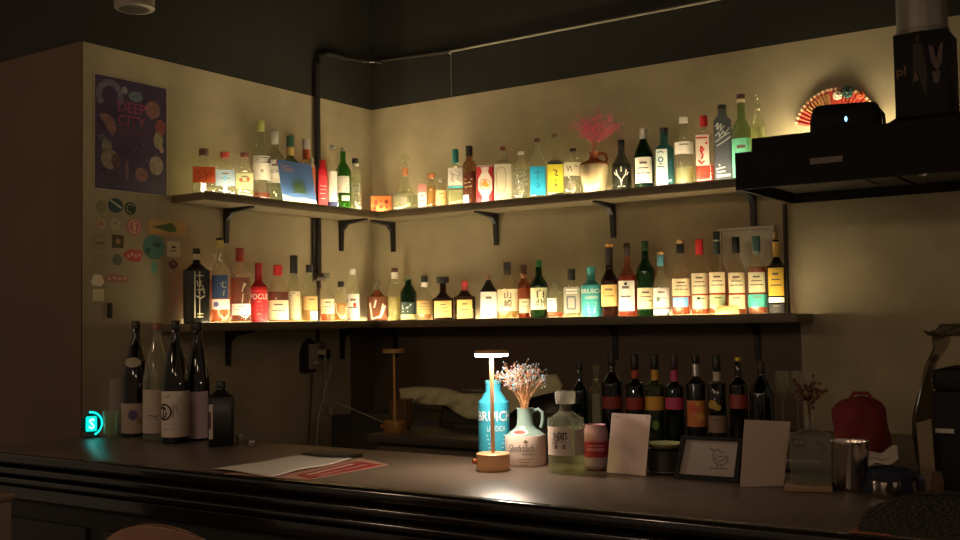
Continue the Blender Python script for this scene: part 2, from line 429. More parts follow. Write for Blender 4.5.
def strokes(lines, wpx, m, nm='print_gloss_strokes'):
    """print or painted gloss strokes given in pixels, each a list of (u, v)"""
    def fn(t, surf, Z, k, u, Rb):
        b = MB(); h = wpx*k/2
        for ln in lines:
            pts = [((a-u)*k, Z(c)) for a, c in ln]
            for (x0, z0), (x1, z1) in zip(pts, pts[1:]):
                dx, dz = x1-x0, z1-z0; L = math.hypot(dx, dz) or 1; nx, nz = -dz/L*h, dx/L*h
                q = [(x0+nx, z0+nz), (x0-nx, z0-nz), (x1-nx, z1-nz), (x1+nx, z1+nz)]
                b.add([wrap(surf, a, c, .0019) for a, c in q], [(0, 1, 2, 3)])
        b.build(nm, m, t)
    return fn
def glass_ball(r=4.5, cc=None):
    def fn(t, H, k):
        b = MB(); b.ball((0, 0, H-r*k), r*k, 16, 10); b.ball((0, 0, H-r*k*2.5), r*k*.7, 14, 8); b.build('stopper', clear2, t)
        MB().lathe([(2.6*k, H-r*k*4.6), (3.2*k, H-r*k*4.2), (3.0*k, H-r*k*3.05), (1.2*k, H-r*k*3.0)], 14).build('stopper_stem', cc or clear2, t)
    return fn


# ---- upper side shelf
bottle('squat clear bottle in a bright orange wrap, nearest the wall poster', 'UL', 204, 23, 149, 166, 160, 9, labels=[(193, 215, 168, 184, orangel, 0)], cap=(mat('6a4a3a', .6), 156, 10), liq=(L_clear, 176), shape='square', flat=.8, soft=.6,
       marks=[strokes([[(197, 172), (201, 176), (198, 181)], [(204, 171), (207, 177), (205, 182)], [(210, 172), (212, 178)], [(200, 180), (209, 175)]], .9, mat('b83c1c', .7))])
bottle('squat clear bottle with light blue label and red cap on the upper side shelf', 'UL', 225, 21, 152, 169, 163, 9, labels=[(215, 235, 171, 187, mat('a8bccc', .7, trans=.2), 2)], cap=(mat('9a3020', .6), 158, 9), liq=(L_clear, 178), shape='square', flat=.8, soft=.6, marks=[dot(225, 179, 2.2, bluel, 3)])
bottle('squat clear bottle with pale green label and brown cap on the upper side shelf', 'UL', 244.5, 18, 153, 171, 165, 8, labels=[(236, 253, 174, 190, mat('c4c890', .7, trans=.2), 2)], cap=(mat('6a3a2a', .6), 158, 8), liq=(L_pale, 180), shape='square', flat=.8, soft=.6, marks=[dot(241, 181, 1.8, mat('a85030'), 2), dot(248, 180, 1.6, mat('a85030'), 2)])
bottle('tall clear bottle with slanted black band across its white label, reddish liquid at the base', 'UL', 261, 19, 121, 152, 140, 7.5, labels=[(253, 270, 157, 181, white, 0), (253, 270, 158, 164, ink, 0)], cap=(mat('9a9a50', .5), 131, 7.5), liq=(L_red, 193.5), off=-.03, texts=[('CAMP', 254, 268, 159, 163.3, white)], marks=[dot(262, 172, 1.6, mat('b0a080'))])
bottle('clear rum bottle with tall white cap and red dot on white label', 'UL', 275, 18, 131, 158, 148, 7, labels=[(267, 284, 161, 184, white, 1)], cap=(whitecap, 144, 7), liq=(glass('d8dcc0', .25), 165), texts=[('BACARDI', 268, 283, 170.5, 174, mat('6a6a64'))], marks=[dot(279, 163.5, 3.2, redl)])
bottle('bottle with dark green cap and gold neck behind the blue postcard', 'UL', 290.5, 19, 136, 165, 156, 7, gl=glass('a8b89a', .2), cap=(gcap, 147, 7.4), neckband=(goldl, 147.5, 156), off=-.035, liq=(L_pale, 168))
bottle('bottle with silver cap and red-brown neck behind the blue postcard', 'UL', 306.5, 19, 139, 166, 158, 7.4, gl=clear, cap=(silver, 149.5, 7.6), neckband=(mat('a84a24', .5), 149.8, 160), off=-.035, liq=(L_amber, 168))
bottle('slim bright red bottle standing under the wall pipe beside the blue postcard', 'UL', 322.6, 9, 160, 172, 166, 6.5, gl=mat('c8202a', .35), cap=(redcap, 166, 6.5), shape='square', flat=.9, labels=[(318.6, 327.5, 176, 204, mat('d8404a', .5), 0)], marks=[strokes([[(320, 190), (326, 190)], [(320, 194), (325, 194)], [(320, 186), (326, 187)], [(321, 199), (325, 199)]], .9, mat('f0c8b8'))])
bottle('slim clear bottle with long white label and dark blue base band', 'UL', 332.8, 11, 145.5, 167, 158, 6, labels=[(327.5, 336.8, 172, 202, white, 0), (327.5, 336.8, 202.4, 207.4, mat('24305a', .6), 0)], cap=(silver, 149, 6.2), off=.02)
bottle('green vermouth bottle with red-lettered white label', 'UL', 343, 16, 148, 172, 160, 5.6, gl=green, labels=[(336, 349, 177, 193.5, white, 0), (341.5, 349, 196.5, 201.5, white, 1)], cap=(silver, 152, 5.6), soft=1, liq=(glass('90b040', .4), 170), marks=[strokes([[(337.5, 182), (347.5, 182)], [(337.5, 185.5), (347.5, 185.5)], [(338.5, 189), (346.5, 189)]], 1.5, redl)])
bottle('clear bottle with black and white cap next to the room corner', 'UL', 355.5, 11.5, 158.5, 176, 169, 6.4, cap=(bcap, 163.5, 6.6), liq=(L_clear, 178), neckband=(white, 163.8, 166.8), marks=[strokes([[(351.8, 184), (359, 184), (359, 192), (351.8, 192), (351.8, 184)], [(352.5, 188), (358, 188)]], .6, grey)])
# ---- upper back shelf
bottle('round clear glass decanter with cork and glass ball stopper', 'UR', 405.3, 25, 153, 196, 181, 7, gl=clear2, cap=None, soft=.42, vneck=178, flat=.75, liq=(L_clear, 192), stopper=glass_ball(5.0, cork), off=.01, name='glass_decanter', cat='decanter', wide=1.0)
bottle('small bottle with pink-topped white label between decanter and amber bottle', 'UR', 422.1, 8.8, 184, 187, 185.6, 8, gl=clear, labels=[(418, 426.8, 185.8, 193, mat('d88a80', .7, trans=.2), 0), (418, 426.8, 193.2, 208, white, 2)], shape='square', cap=(mat('d8a098', .6), 185.6, 8))
bottle('small amber bottle with wide cork cap on the upper back shelf', 'UR', 431.3, 9, 173.5, 186, 181, 6, labels=[], cap=(cork, 178.5, 7.5), liq=(L_gold, 187), off=-.03)
bottle('small round bottle with pale orange oval label and silver cap', 'UR', 441, 11.8, 179, 190, 185, 5.2, labels=[(436, 446, 191, 205.5, mat('e8b878', .7, trans=.3), 2)], cap=(silver, 182, 5.6), liq=(L_gold, 193), off=.01)
bottle('clear bottle with teal cap and teal band on sketched white label', 'UR', 455.5, 17, 149.5, 168, 164, 6.4, labels=[(448, 463, 168.8, 186.5, white, 0), (448, 463, 187, 189, mat('38a0a8', .6), 0)], cap=(tealcap, 163, 6.6), liq=(L_pale, 191), shape='square', flat=.9, off=-.01,
       marks=[strokes([[(450, 173), (453, 177), (451, 181), (455, 184)], [(456, 172), (460, 175), (457, 180), (461, 183)], [(452, 175), (458, 177)]], .6, grey)])
bottle('dark-capped flask of reddish liquor with tiny white label at the foot', 'UR', 469.3, 14, 146, 166, 158, 6.6, gl=glass('d8b898', .15), cap=(bcap, 156, 7.2), liq=(glass('a85838', .45), 172), labels=[(462.8, 468.4, 195.5, 204.5, white, 0)], off=-.03, marks=[strokes([[(464, 180), (472, 180)], [(464, 184), (470, 183)], [(465, 188), (471, 187)]], .7, cream)])
bottle('white frosted gin bottle with copper stopper and oval panel', 'UR', 503, 18.5, 146.7, 165, 160, 7.2, gl=mat('cfc8ae', .5, trans=.45), cap=(mat('7a3a24', .5), 152, 5.4), shape='square', flat=.9, soft=.8, marks=[strokes([[(496.5, 172), (498, 169), (504, 169), (505.5, 172), (505.5, 188), (504, 192), (498, 192), (496.5, 188), (496.5, 172)]], .6, mat('8a7a58'))])
bottle('clear bottle speckled with dark printed leaves and a white cap', 'UR', 521, 17.5, 151.7, 168, 160, 5.8, cap=(whitecap, 154.4, 6.2), liq=(L_clear, 170), soft=.7, marks=[strokes([[(514+((i*37) % 13), 169+((i*53) % 19)), (515.5+((i*37) % 13), 170.5+((i*53) % 19))] for i in range(34)], .8, grey), strokes([[(515, 192), (526, 192)], [(516, 194.5), (525, 194.5)]], .6, grey)])
bottle('clear bottle with bright cyan square label and brown cap', 'UR', 537.6, 16.5, 138.7, 164, 150, 6.2, labels=[(529.7, 545.2, 167.4, 196, mat('1c9ec4', .6, trans=.2), 0)], cap=(mat('5a4030', .5), 143, 6.4), liq=(L_clear, 170), shape='square', flat=.9, soft=1.6, marks=[strokes([[(538, 172), (537, 180)], [(534, 174), (541, 173)], [(537, 184), (539, 187), (536, 189)]], .8, mat('10506a'))])
bottle('clear long-necked bottle with dark shoulders and yellow label', 'UR', 555, 16.5, 134, 163, 158.5, 6.5, gl=clear, labels=[(547, 563.2, 165.5, 193.5, mat('d6cc38', .6, trans=.25), 0)], cap=(mat('6a5a48', .5), 138, 6.5), shape='square', flat=.95, liq=(glass('241810', .5), 161), texts=[('ラム酒', 553, 558.5, 169, 189, ink)] if False else [], soft=.8,
       marks=[strokes([[(553, 171), (557, 172), (555, 176), (558, 177)], [(555, 180.5), (555, 182.5)], [(553.5, 186), (557.5, 186)], [(555.5, 184), (555.5, 190)]], .9, ink)])
bottle('broad clear bottle with black stopper, partly behind the pottery jug', 'UR', 573, 20, 148.7, 160, 155, 6, labels=[(564, 581, 163.5, 177, mat('c0b898', .7), 0)], cap=(bcap, 151.2, 6.8), soft=.6, liq=(L_clear, 170), off=-.02, marks=[strokes([[(566, 166), (568, 172), (570, 167), (572, 173)], [(574, 167), (578, 168)]], .7, ink)])
bottle('smoky clear bottle printed with a white trophy, standing beside the pottery jug', 'UR', 621.5, 19.5, 140, 165, 153, 6.6, gl=smoke, cap=(bcap, 148, 7), liq=(glass('9a9a8c', .3), 168), soft=.9, off=-.01,
       marks=[strokes([[(616, 171), (617, 176), (620, 180), (621, 184), (621, 186.5)], [(626, 171), (625, 176), (622, 180), (621, 184)], [(613.5, 173), (615.5, 176)], [(628.5, 173), (626.5, 176)], [(616, 176), (626, 176)], [(617.5, 187.5), (624.5, 187.5)], [(621, 168), (621, 173)]], .9, white)])
bottle('dark green round-shouldered gin bottle with silver cap and white label', 'UR', 643.6, 19.5, 129, 156, 141, 7.4, gl=glass('2a5a38', .35, '1c4a2c'), labels=[(635, 651.5, 158.3, 184, white, 3)], cap=(silver, 139.5, 7.6), liq=(glass('1c7a38', .45), 160), soft=1.2)
bottle('blue-tinted square gin bottle with arched pale label and dark cap', 'UR', 664.3, 18.4, 128, 150, 144, 8.2, gl=glass('6ab0b0', .25), labels=[(654.8, 667, 150, 186, mat('dce6dc', .6, trans=.25), 0)], cap=(bcap, 134, 8.6), liq=(glass('30b8b8', .5), 160), shape='square', flat=.8, soft=1.3, marks=[hoop(660.5, 160.5, 1.6, 2.8, mat('3a6a90')), strokes([[(657.5, 153.5), (660.5, 152.4), (663.5, 153.5)], [(657, 167.5), (664, 167.5)], [(659, 164.8), (662, 164.8)]], 1.0, mat('34566a'))])
bottle('clear bottle with white cap, cream band label and pale liquid', 'UR', 683.9, 19, 117.5, 141, 136, 7.5, labels=[(673.8, 693, 143, 155, white, 1)], cap=(whitecap, 123, 9), liq=(L_pale, 168), soft=.6)
bottle('clear bottle with red cap, orange liquid and dancing red figure label', 'UR', 704, 18, 115.7, 135, 130, 7.2, labels=[(694.8, 708.5, 136, 166.5, mat('e4d8c4', .7, trans=.25), 0)], cap=(redcap, 126.5, 8.2), liq=(glass('f05838', .55, 'f04828'), 166), shape='square', flat=.9, soft=.7,
       marks=[strokes([[(696.5, 139), (707, 139)], [(701, 147), (700, 152), (702.5, 156), (701, 160)], [(704, 150), (701, 153)], [(698, 161), (701, 165), (704, 162)]], 1.6, redl), dot(701.5, 149, 1.6, redl), dot(706, 144.5, 1.2, redl)])
bottle('slate grey bottle with slanting white script and black cap', 'UR', 722.3, 17.4, 105, 121, 115, 9, gl=glass('c4c8cc', .5, '8a929c'), cap=(bcap, 110, 9), shape='square', flat=.85, soft=.8,
       marks=[strokes([[(715, 128), (718, 124), (717, 131), (721, 125), (720, 132), (724, 127)], [(715, 137), (719, 133), (719, 138), (723, 132), (724, 136), (729, 129)], [(715, 143), (722, 138), (729, 134)], [(716, 147), (723, 143), (730, 138)]], 1.1, mat('c8ccc8', .6)), strokes([[(715, 170), (724, 168)], [(716, 173), (724, 172)], [(716, 176.5), (721, 176)], [(718, 165), (719, 167)]], 1.1, mat('c8ccc8', .6))])
bottle('pale green long-necked bottle with mint label and dark red cap', 'UR', 741.6, 20, 94.6, 131, 118, 7.8, gl=glass('c0d0a8', .2), labels=[(732, 750.5, 139.5, 178, mat('7cd8b4', .6, trans=.25), 2)], cap=(mat('4a2420', .5), 99, 8.8), neckband=(cream, 99.5, 103), soft=1.1)
bottle('slender clear bottle with tilted glass stopper behind the hood corner', 'UR', 757.5, 15, 94.5, 124, 113, 5, gl=clear2, liq=(L_pale, 128), neckband=(cream, 109, 111), vneck=104, stopper=glass_ball(3.0), soft=1.1, off=-.01)
# ---- lower side shelf
bottle('black square-shouldered whisky bottle with white vertical lettering', 'LL', 196.5, 26, 248.5, 271, 262.5, 7, gl=mat('1c1a12', .2), cap=(mat('3a2c20', .5), 253, 7.4), shape='square', flat=.75, soft=.8, neckband=(cream, 254, 260),
       marks=[strokes([[(199.5, 272), (199.5, 318)], [(195, 272), (195, 318)], [(196.5, 276), (203, 276)], [(197, 281), (198, 287)], [(201, 281), (200, 285), (203, 287)], [(197, 290), (204, 290)], [(198, 293), (203, 288), (204, 294)], [(196.5, 296), (200, 299), (204.5, 296)], [(197, 314), (203, 314)], [(197, 317), (203, 317)]], 1.0, mat('c8c0a0', .6))])
bottle('tall whisky bottle with dark blue label over a white square', 'LL', 220, 20.5, 238, 270, 262, 7.4, gl=clear2, liq=(L_amber, 280), labels=[(212, 228, 275.5, 298.5, mat('34486a', .6, trans=.1), 0), (212, 229, 299.5, 309.5, white, 0)], cap=(bcap, 240.4, 7.6), neckband=(mat('b8a850', .5), 240.6, 248), soft=.9, off=.01,
       marks=[dot(216.3, 304.5, 2.6, mat('5a5a8a')), strokes([[(223, 282), (222, 287), (226, 288)], [(224, 290), (223, 296)], [(220, 284), (226, 283)]], 1.0, mat('b8b088')), strokes([[(214, 255), (216, 259)], [(221, 254), (219, 260), (222, 262)]], .8, white)])
bottle('amber whisky bottle with red foil neck and white label near its foot', 'LL', 240, 21.5, 248, 276, 269, 8, gl=clear, liq=(L_brown, 278), labels=[(232, 250, 304, 315, white, 2)], cap=(mat('8a3024', .4), 262, 8.6), soft=.6, marks=[strokes([[(244, 283), (242, 292)], [(246, 284), (243, 288)], [(243, 294), (242, 303)]], .9, mat('c0b090'))])
bottle('bright red liqueur bottle with pale block lettering on the lower side shelf', 'LL', 258.7, 17.6, 263, 287, 281, 7.4, gl=mat('b01c22', .25), cap=(mat('8a1a1c', .4), 276, 7.4), soft=.8, labels=[(250, 267.4, 290, 320, mat('d02c30', .4, trans=.2), 0)], texts=[('POCUS', 251, 267, 294, 299.5, white)], marks=[strokes([[(257, 302), (261, 302)], [(257, 306), (262, 306)], [(256, 310), (262, 310)], [(257, 314), (261, 314)]], .8, mat('e88878'))])
bottle('red-capped whisky bottle with glowing cream label next to the red one', 'LL', 278, 21.5, 265, 290, 277, 7, gl=clear, liq=(L_brown, 292), labels=[(268.5, 288, 300.5, 320, cream, 2)], cap=(redcap, 275.4, 9), soft=1.4)
bottle('clear bottle with long black capsule and small framed picture label', 'LL', 294, 14.6, 255.5, 289, 275, 7, gl=clear2, liq=(L_gold, 292), labels=[(288.5, 300, 291.5, 320, mat('c8b890', .7, trans=.2), 0)], cap=(bcap, 273.5, 7.8), soft=1.1, neckband=(silver, 256, 257.5), marks=[strokes([[(290, 296), (294, 293), (298.5, 296)], [(290, 301), (298.5, 301)], [(291, 305), (298, 305)], [(290, 311), (298.5, 311)], [(291, 315), (298, 315)]], .9, mat('5a5a5a'))])
bottle('black-capped bottle of pale amber with small bright square label', 'LL', 309.5, 16, 265, 295, 276, 6.6, gl=clear2, liq=(L_gold, 296), labels=[(303.5, 318, 296.5, 310, mat('c8a868', .7, trans=.2), 1), (310, 317.5, 311, 320.5, white, 0)], cap=(bcap, 272.6, 7.2), soft=1.2, off=-.012)
bottle('bottle with cream label standing directly below the pipe clamp', 'LL', 327, 15, 273, 297, 288, 6.4, gl=clear2, liq=(L_amber, 310), labels=[(321, 334, 299, 314, cream, 2)], cap=(mat('6a6858', .4), 279, 6.4), soft=1.0)
bottle('small heart-labelled round flask with black cap', 'LL', 341, 14.5, 281.5, 299, 293, 5.4, gl=clear2, liq=(L_gold, 303), cap=(bcap, 287, 6.6), soft=.6, off=.015, marks=[strokes([[(335.5, 303), (336.5, 312), (341.5, 319), (347, 312), (348, 303)]], .9, mat('d0c8b0')), dot(342, 310, 3.6, mat('d87a44', .6, trans=.2), 5)])
bottle('white-capped bottle with white label and small red seal by the corner', 'LL', 352.5, 13.4, 269, 292, 276, 6, gl=clear2, liq=(L_clear, 294), labels=[(346.5, 359, 294, 320.5, white, 2)], cap=(whitecap, 275, 6.6), soft=1.2, off=-.015, marks=[dot(354.6, 305, 1.7, redl, 2.4)])
# ---- lower back shelf
bottle('faceted amber decanter with glass ball stopper next to the corner', 'LR', 377.5, 20.5, 279, 297, 291.5, 6.4, gl=glass('d89a70', .3), liq=(glass('9a3818', .5), 299), shape='square', flat=.9, soft=.5, stopper=glass_ball(3.8, cork), name='glass_decanter', cat='decanter', vneck=291, marks=[strokes([[(370, 303), (372, 319), (381, 316), (385, 306)], [(376, 300), (374, 308)], [(383, 304), (380, 318)]], 1.6, mat('d8c0a8', .4))])  # pale strokes are the white gloss on the facets, painted as colour
bottle('clear bottle of pale straw liquor with brown and white cap', 'LR', 394.8, 14.4, 268, 291, 281, 6.4, gl=clear2, liq=(glass('ece098', .45), 297), cap=(mat('4a2a20', .5), 272, 6.8), neckband=(white, 272.4, 279), soft=1.1, off=-.01)
bottle('dark green short bottle with white swoosh on black label', 'LR', 408.4, 16.4, 277, 293, 284, 6.8, gl=glass('2c5c34', .35, '1c4424'), cap=(mat('6a7050', .5), 279.5, 7), labels=[(400.8, 416, 302.5, 314, mat('20302a', .6), 0), (400.8, 416, 314.4, 319.5, mat('dcd890', .6, trans=.3), 0)], soft=1.1, marks=[strokes([[(401.5, 306), (411, 304.5), (407, 308), (402, 308.5)], [(402, 311.5), (408, 311.5)]], 1.2, white)])
bottle('clear bottle of honey-coloured whisky with black and white cap', 'LR', 424.5, 16, 276, 296, 289, 6.4, gl=clear2, liq=(glass('dca050', .5), 300), labels=[(417, 431.5, 301, 314.5, mat('b8985c', .7, trans=.25), 3)], cap=(bcap, 282, 7.2), neckband=(white, 282.4, 287), soft=.8)
bottle('wide flat dark bottle with large cream label and broad black stopper', 'LR', 443, 21.4, 277, 298.5, 292, 6.6, gl=glass('5c3820', .35), liq=(glass('8a4418', .5), 301), labels=[(434.3, 451.2, 301, 317.6, goldl, 3)], cap=(bcap, 283, 13), shape='square', flat=.6, soft=.5)
bottle('red-capped squat bottle with glowing oval yellow label', 'LR', 464.6, 21.6, 281, 297, 290, 6.8, gl=glass('6c5034', .3), liq=(glass('9a5c28', .45), 299), labels=[(457, 472, 300, 318.5, mat('ecc070', .6, trans=.3), 2)], cap=(mat('9a2420', .45), 287, 7), shape='square', flat=.6, soft=.5, neckband=(mat('7a2420', .5), 287, 291))
bottle('black-shouldered bottle with large blank white label and copper cap', 'LR', 488.5, 17.6, 275, 291, 280, 4.6, gl=mat('26221e', .3), labels=[(480, 497, 292, 318.6, white, 1)], cap=(mat('c89878', .35, .7), 280, 4.8), soft=.8, shape='square', flat=.9)
bottle('whisky bottle with bold black brush characters on a wide cream label', 'LR', 507.4, 22, 262.4, 289, 275.5, 7.2, gl=clear2, liq=(L_gold, 291), labels=[(497.5, 517.5, 289.5, 311, cream, 0)], cap=(bcap, 270, 7.6), soft=1.0, texts=[('山\n崎', 504, 511.5, 291.5, 307.5, ink)], neckband=(mat('3a3020', .5), 270, 275))
bottle('slim amber bottle with small cream label behind the brush character bottle', 'LR', 524, 12.6, 265, 286, 279, 6, gl=glass('c88a58', .25), liq=(L_amber, 288), labels=[(518.8, 529.2, 299, 313, cream, 2)], cap=(mat('4a2a1c', .5), 273.5, 5.6), neckband=(mat('8a6238', .5), 274, 278), soft=1.0, off=-.02)
bottle('green whisky bottle with black brush characters on pale label', 'LR', 539, 18, 260.5, 286, 274, 6.6, gl=glass('3c6a34', .3, '2c5c2a'), liq=(glass('2c8a34', .45), 289), labels=[(530.6, 547, 288, 309.5, mat('e0dcae', .7, trans=.25), 0)], cap=(mat('2c6a34', .45), 268, 6.4), soft=1.0, texts=[('白\n州', 535.5, 544, 289.5, 307, ink)])
bottle('squat clear bottle with small white square label and amber base', 'LR', 555, 16.4, 282, 293, 287, 7, gl=clear2, liq=(L_orange, 312.5), labels=[(547, 556.2, 298, 311.5, white, 1)], cap=(silver, 284.5, 6), soft=.6)
bottle('clear square bottle with black stopper and grey printed label', 'LR', 571.5, 18.4, 269, 287, 283.5, 7.4, gl=clear2, liq=(L_clear, 291), labels=[(563.5, 579.5, 287.5, 313, mat('a09a88', .5, trans=.2), 0)], cap=(bcap, 280, 8), shape='square', flat=.8, soft=.6, marks=[strokes([[(566, 290), (577, 290)], [(566, 293), (577, 293)]], 1.4, white), strokes([[(567, 297), (575, 297), (575, 309), (567, 309), (567, 297)]], 1.6, mat('5a5a60'))])
bottle('turquoise painted whisky bottle on the lower back shelf', 'LR', 591.2, 20.4, 266.7, 285.5, 280, 8, gl=mat('44a8a4', .35, trans=.25), cap=(mat('3c8a84', .45), 274.5, 8.4), soft=.7, texts=[('BRUICH', 581.8, 600.6, 289, 293.5, white), ('LADDICH', 585.5, 597.5, 296, 299, white)], marks=[strokes([[(587, 303), (596, 303)], [(587.5, 306), (596, 306)], [(587, 309), (595, 309)], [(588, 312), (595, 312)]], 1.3, mat('a0d8c0'))])
bottle('dark amber long-necked bottle with orange-tipped cap and plain cream label', 'LR', 609.5, 17.2, 247.5, 282, 269, 7.4, gl=glass('5a2c18', .3), liq=(glass('7a3414', .5), 284), labels=[(601.2, 617, 285, 306.3, goldl, 2)], cap=(bcap, 256, 7.8), soft=1.0, tip=(mat('d89048', .6), 3), neckband=(mat('2c1c14', .4), 256, 265))
bottle('bright orange whisky bottle with torn-edged white label', 'LR', 627.3, 18.6, 243, 277, 266, 6.4, gl=glass('e8b090', .2), liq=(glass('d8481c', .6, 'e04818'), 276), labels=[(618.4, 634, 281, 311, white, 2)], cap=(mat('3a2c24', .4), 256, 6.6), soft=.9, marks=[dot(625.5, 284, 1.6, ink)])
bottle('tall green wine-shaped whisky bottle with cream label', 'LR', 645.4, 18.4, 241, 272, 258, 7, gl=glass('2c7a30', .35, '1c5c22'), labels=[(637, 653.5, 288, 309, cream, 3)], cap=(mat('1c4a24', .4), 251, 7.2), liq=(glass('3a8a2c', .45), 290), soft=1.0, off=-.01)
bottle('shorter clear bottle with blue capsule, cork top and shield label', 'LR', 661.2, 17.4, 255, 287, 272, 6, gl=clear2, liq=(L_amber, 303), labels=[(653.5, 669, 288, 307.6, white, 2), (653.5, 668.5, 309, 315, mat('b8d8d8', .6, trans=.3), 0)], cap=(mat('5a98a8', .45), 264.5, 6.8), neckband=(mat('5a98a8', .45), 262, 266), tip=(mat('d89848', .6), 3), soft=1.3, off=.012, marks=[dot(658, 299.5, 1.8, mat('5a6a50'), 2.6)])
GL = 'long-necked single malt bottles at the open end of the lower shelf'
bottle('amber bottle with black capsule, cream label and pale blue wave label', 'LR', 680.8, 19.4, 244, 277, 262, 7, gl=clear2, liq=(L_orange, 279), labels=[(672.3, 689.5, 279, 296, cream, 3), (672.6, 687.5, 297.5, 307, bluel, 0)], cap=(bcap, 253.5, 7.6), tip=(mat('d8a868', .6), 3.4), soft=1.1, grp=None)
bottle('amber bottle with red capsule and two stacked cream labels', 'LR', 699.8, 17.8, 239, 272, 257, 6.8, gl=clear2, liq=(L_orange, 276), labels=[(691.6, 707.3, 273.5, 294, cream, 3), (692, 708, 295.6, 309, mat('ecdcae', .7, trans=.3), 1)], cap=(redcap, 254.8, 7.8), soft=1.1, marks=[dot(698, 298.5, 1.6, ink)])
bottle('amber bottle with black and green capsule and pale green lower label', 'LR', 717.2, 17.4, 231.5, 271, 256, 6.8, gl=clear2, liq=(L_orange, 280), labels=[(709.4, 724.5, 272.5, 293, cream, 3), (709.4, 725, 295, 308, mat('b8c88c', .7, trans=.3), 1)], cap=(mat('20302a', .45), 254, 7), soft=1.1, neckband=(silver, 240, 241.5))
bottle('amber bottle with tall black capsule behind the small display card', 'LR', 736.5, 17.8, 237, 271, 256, 6.6, gl=clear2, liq=(L_orange, 277), labels=[(728.4, 744, 272.8, 293, cream, 3), (728.4, 744, 295, 309, mat('e4c89c', .7, trans=.3), 1)], cap=(bcap, 253, 7.8), soft=1.1)
bottle('amber bottle with green banded capsule and sea green lower label', 'LR', 756.8, 19, 236, 270, 255, 7, gl=clear2, liq=(glass('e05c2c', .55), 267), labels=[(748.4, 764.5, 272.5, 292.6, cream, 3), (747.8, 765.5, 294.6, 307, mat('4ab09c', .6, trans=.3), 1)], cap=(mat('26443c', .45), 251.5, 8.4), soft=1.0, neckband=(mat('9a9a80', .5), 251.5, 254))
bottle('dark round-shouldered whisky bottle with gold neck and yellow label at shelf end', 'LR', 776.5, 19.6, 232, 266, 257, 6.2, gl=glass('4a3818', .4, '3a2c10'), labels=[(768.3, 783, 268, 296, mat('dcb23c', .6, trans=.2), 3), (768.3, 783, 297.5, 302.5, white, 0), (768.6, 782.5, 304, 313, ink, 1)], cap=(mat('8a7038', .5), 241, 5), neckband=(mat('c8a048', .5), 242, 257), soft=.5)
# ---- wine and liqueur bottles on the dark back counter
G = 'bottles standing on the back counter'
def wine(lab, u, w, vt, vs, vn, nw, Y=-.95, **k): return bottle(lab, 'BC', u, w, vt, vs, vn, nw, at=(Y, ZB), grp=G, name=k.pop('name', 'liquor_bottle'), **k)
wine('dark teal bottle on the back counter beside the glass-stoppered one', 580, 17, 362, 392, 380, 6, gl=glass('2c5054', .4, '1c3c40'), cap=(bcap, 370, 6.4))
wine('clear bottle with glass stopper and pale label on the back counter', 596, 15, 364, 390, 383, 6, gl=clear2, labels=[(592, 600, 393, 425, mat('8a8868', .7), 0)], stopper=glass_ball(4), vneck=380, liq=(L_clear, 398), Y=-.88)
wine('dark bottle with maroon label band, nearest the glass-stoppered bottle', 612, 21, 351, 385, 370, 7, gl=dkbrown, labels=[(602, 622, 396, 408, mat('7a2818', .7), 0)], cap=(bcap, 366, 7.6))
wine('dark bottle with orange-red neck band and rusty red label', 635, 19, 354, 386, 378, 7, gl=dkbrown, labels=[(626, 644, 397, 409, mat('8a2c1c', .7), 0)], cap=(bcap, 369, 8), neckband=(mat('a84020', .6), 370, 378))
wine('clear green liqueur bottle with yellow neck band and yellow label', 655, 19.5, 354, 386, 380, 7, gl=glass('8a9460', .3, '5a6438'), labels=[(645.6, 664.4, 396, 409.5, mat('c8902c', .6), 0)], cap=(bcap, 369, 8), neckband=(mat('c89434', .6), 369.6, 380), liq=(glass('8a9a40', .4), 392), marks=[dot(655, 424, 3, mat('5c7a38'), 5)])
wine('dark green bottle with pink neck band and pink label', 674.5, 19, 354, 388, 381, 7, gl=dkgreen, labels=[(665.5, 683.5, 397, 409, mat('b83858', .6), 0)], cap=(mat('3a2030', .5), 369, 7.6), neckband=(mat('b83c6c', .6), 370, 381))
wine('black bottle with silver neck seal and tall orange fruit label', 696, 19.5, 355, 384, 376, 7, gl=mat('16140f', .2), labels=[(686.8, 705.3, 400, 426, mat('c8743c', .6), 0)], cap=(bcap, 363, 8), neckband=(silver, 364, 376), marks=[dot(693, 407, 4.6, mat('c84c2c')), dot(700, 416, 4.2, mat('d89a50')), dot(697, 403, 2.6, mat('c8983c'))])
wine('bottle with cream neck ring and yellow flower label on the back counter', 717, 18.5, 355, 384, 381, 7.6, gl=glass('4a443c', .3), labels=[(708, 725.5, 415, 432, mat('8a705c', .7), 1)], cap=(bcap, 371, 8.2), neckband=(mat('b8a888', .6), 371.6, 381), marks=[dot(712, 404, 5, mat('a88a34'), 4.4), dot(717, 407, 3.4, mat('a88a34'), 3)], liq=(glass('5a3020', .4), 390))
wine('dark bottle with gold cap and red diagonal label', 738.5, 18.5, 357, 386, 376, 7.4, gl=dkbrown, labels=[(730, 747, 394, 408, mat('8a3020', .6), 0)], cap=(mat('b89a30', .4, .5), 362, 7.4))
wine('tall black wine bottle with sloping shoulders at the end of the row', 762, 25, 362, 396, 372, 7, gl=glass('241c16', .35, '14100c'), cap=(mat('241814', .5), 374, 7.6), Y=-.99, name='wine_bottle')

# ================================================================== UPPER SHELF OBJECTS
def boxthing(name, lab, cat, x, y, z, rz, sx, sy, sz, m, bevel=.002, part=None, grp=None):
    t = thing(name, lab, cat, (x, y, z), rz, grp)
    MB().box(-sx/2, sx/2, -sy/2, sy/2, 0, sz).build(part or 'case', m, t, bevel=bevel)
    return t
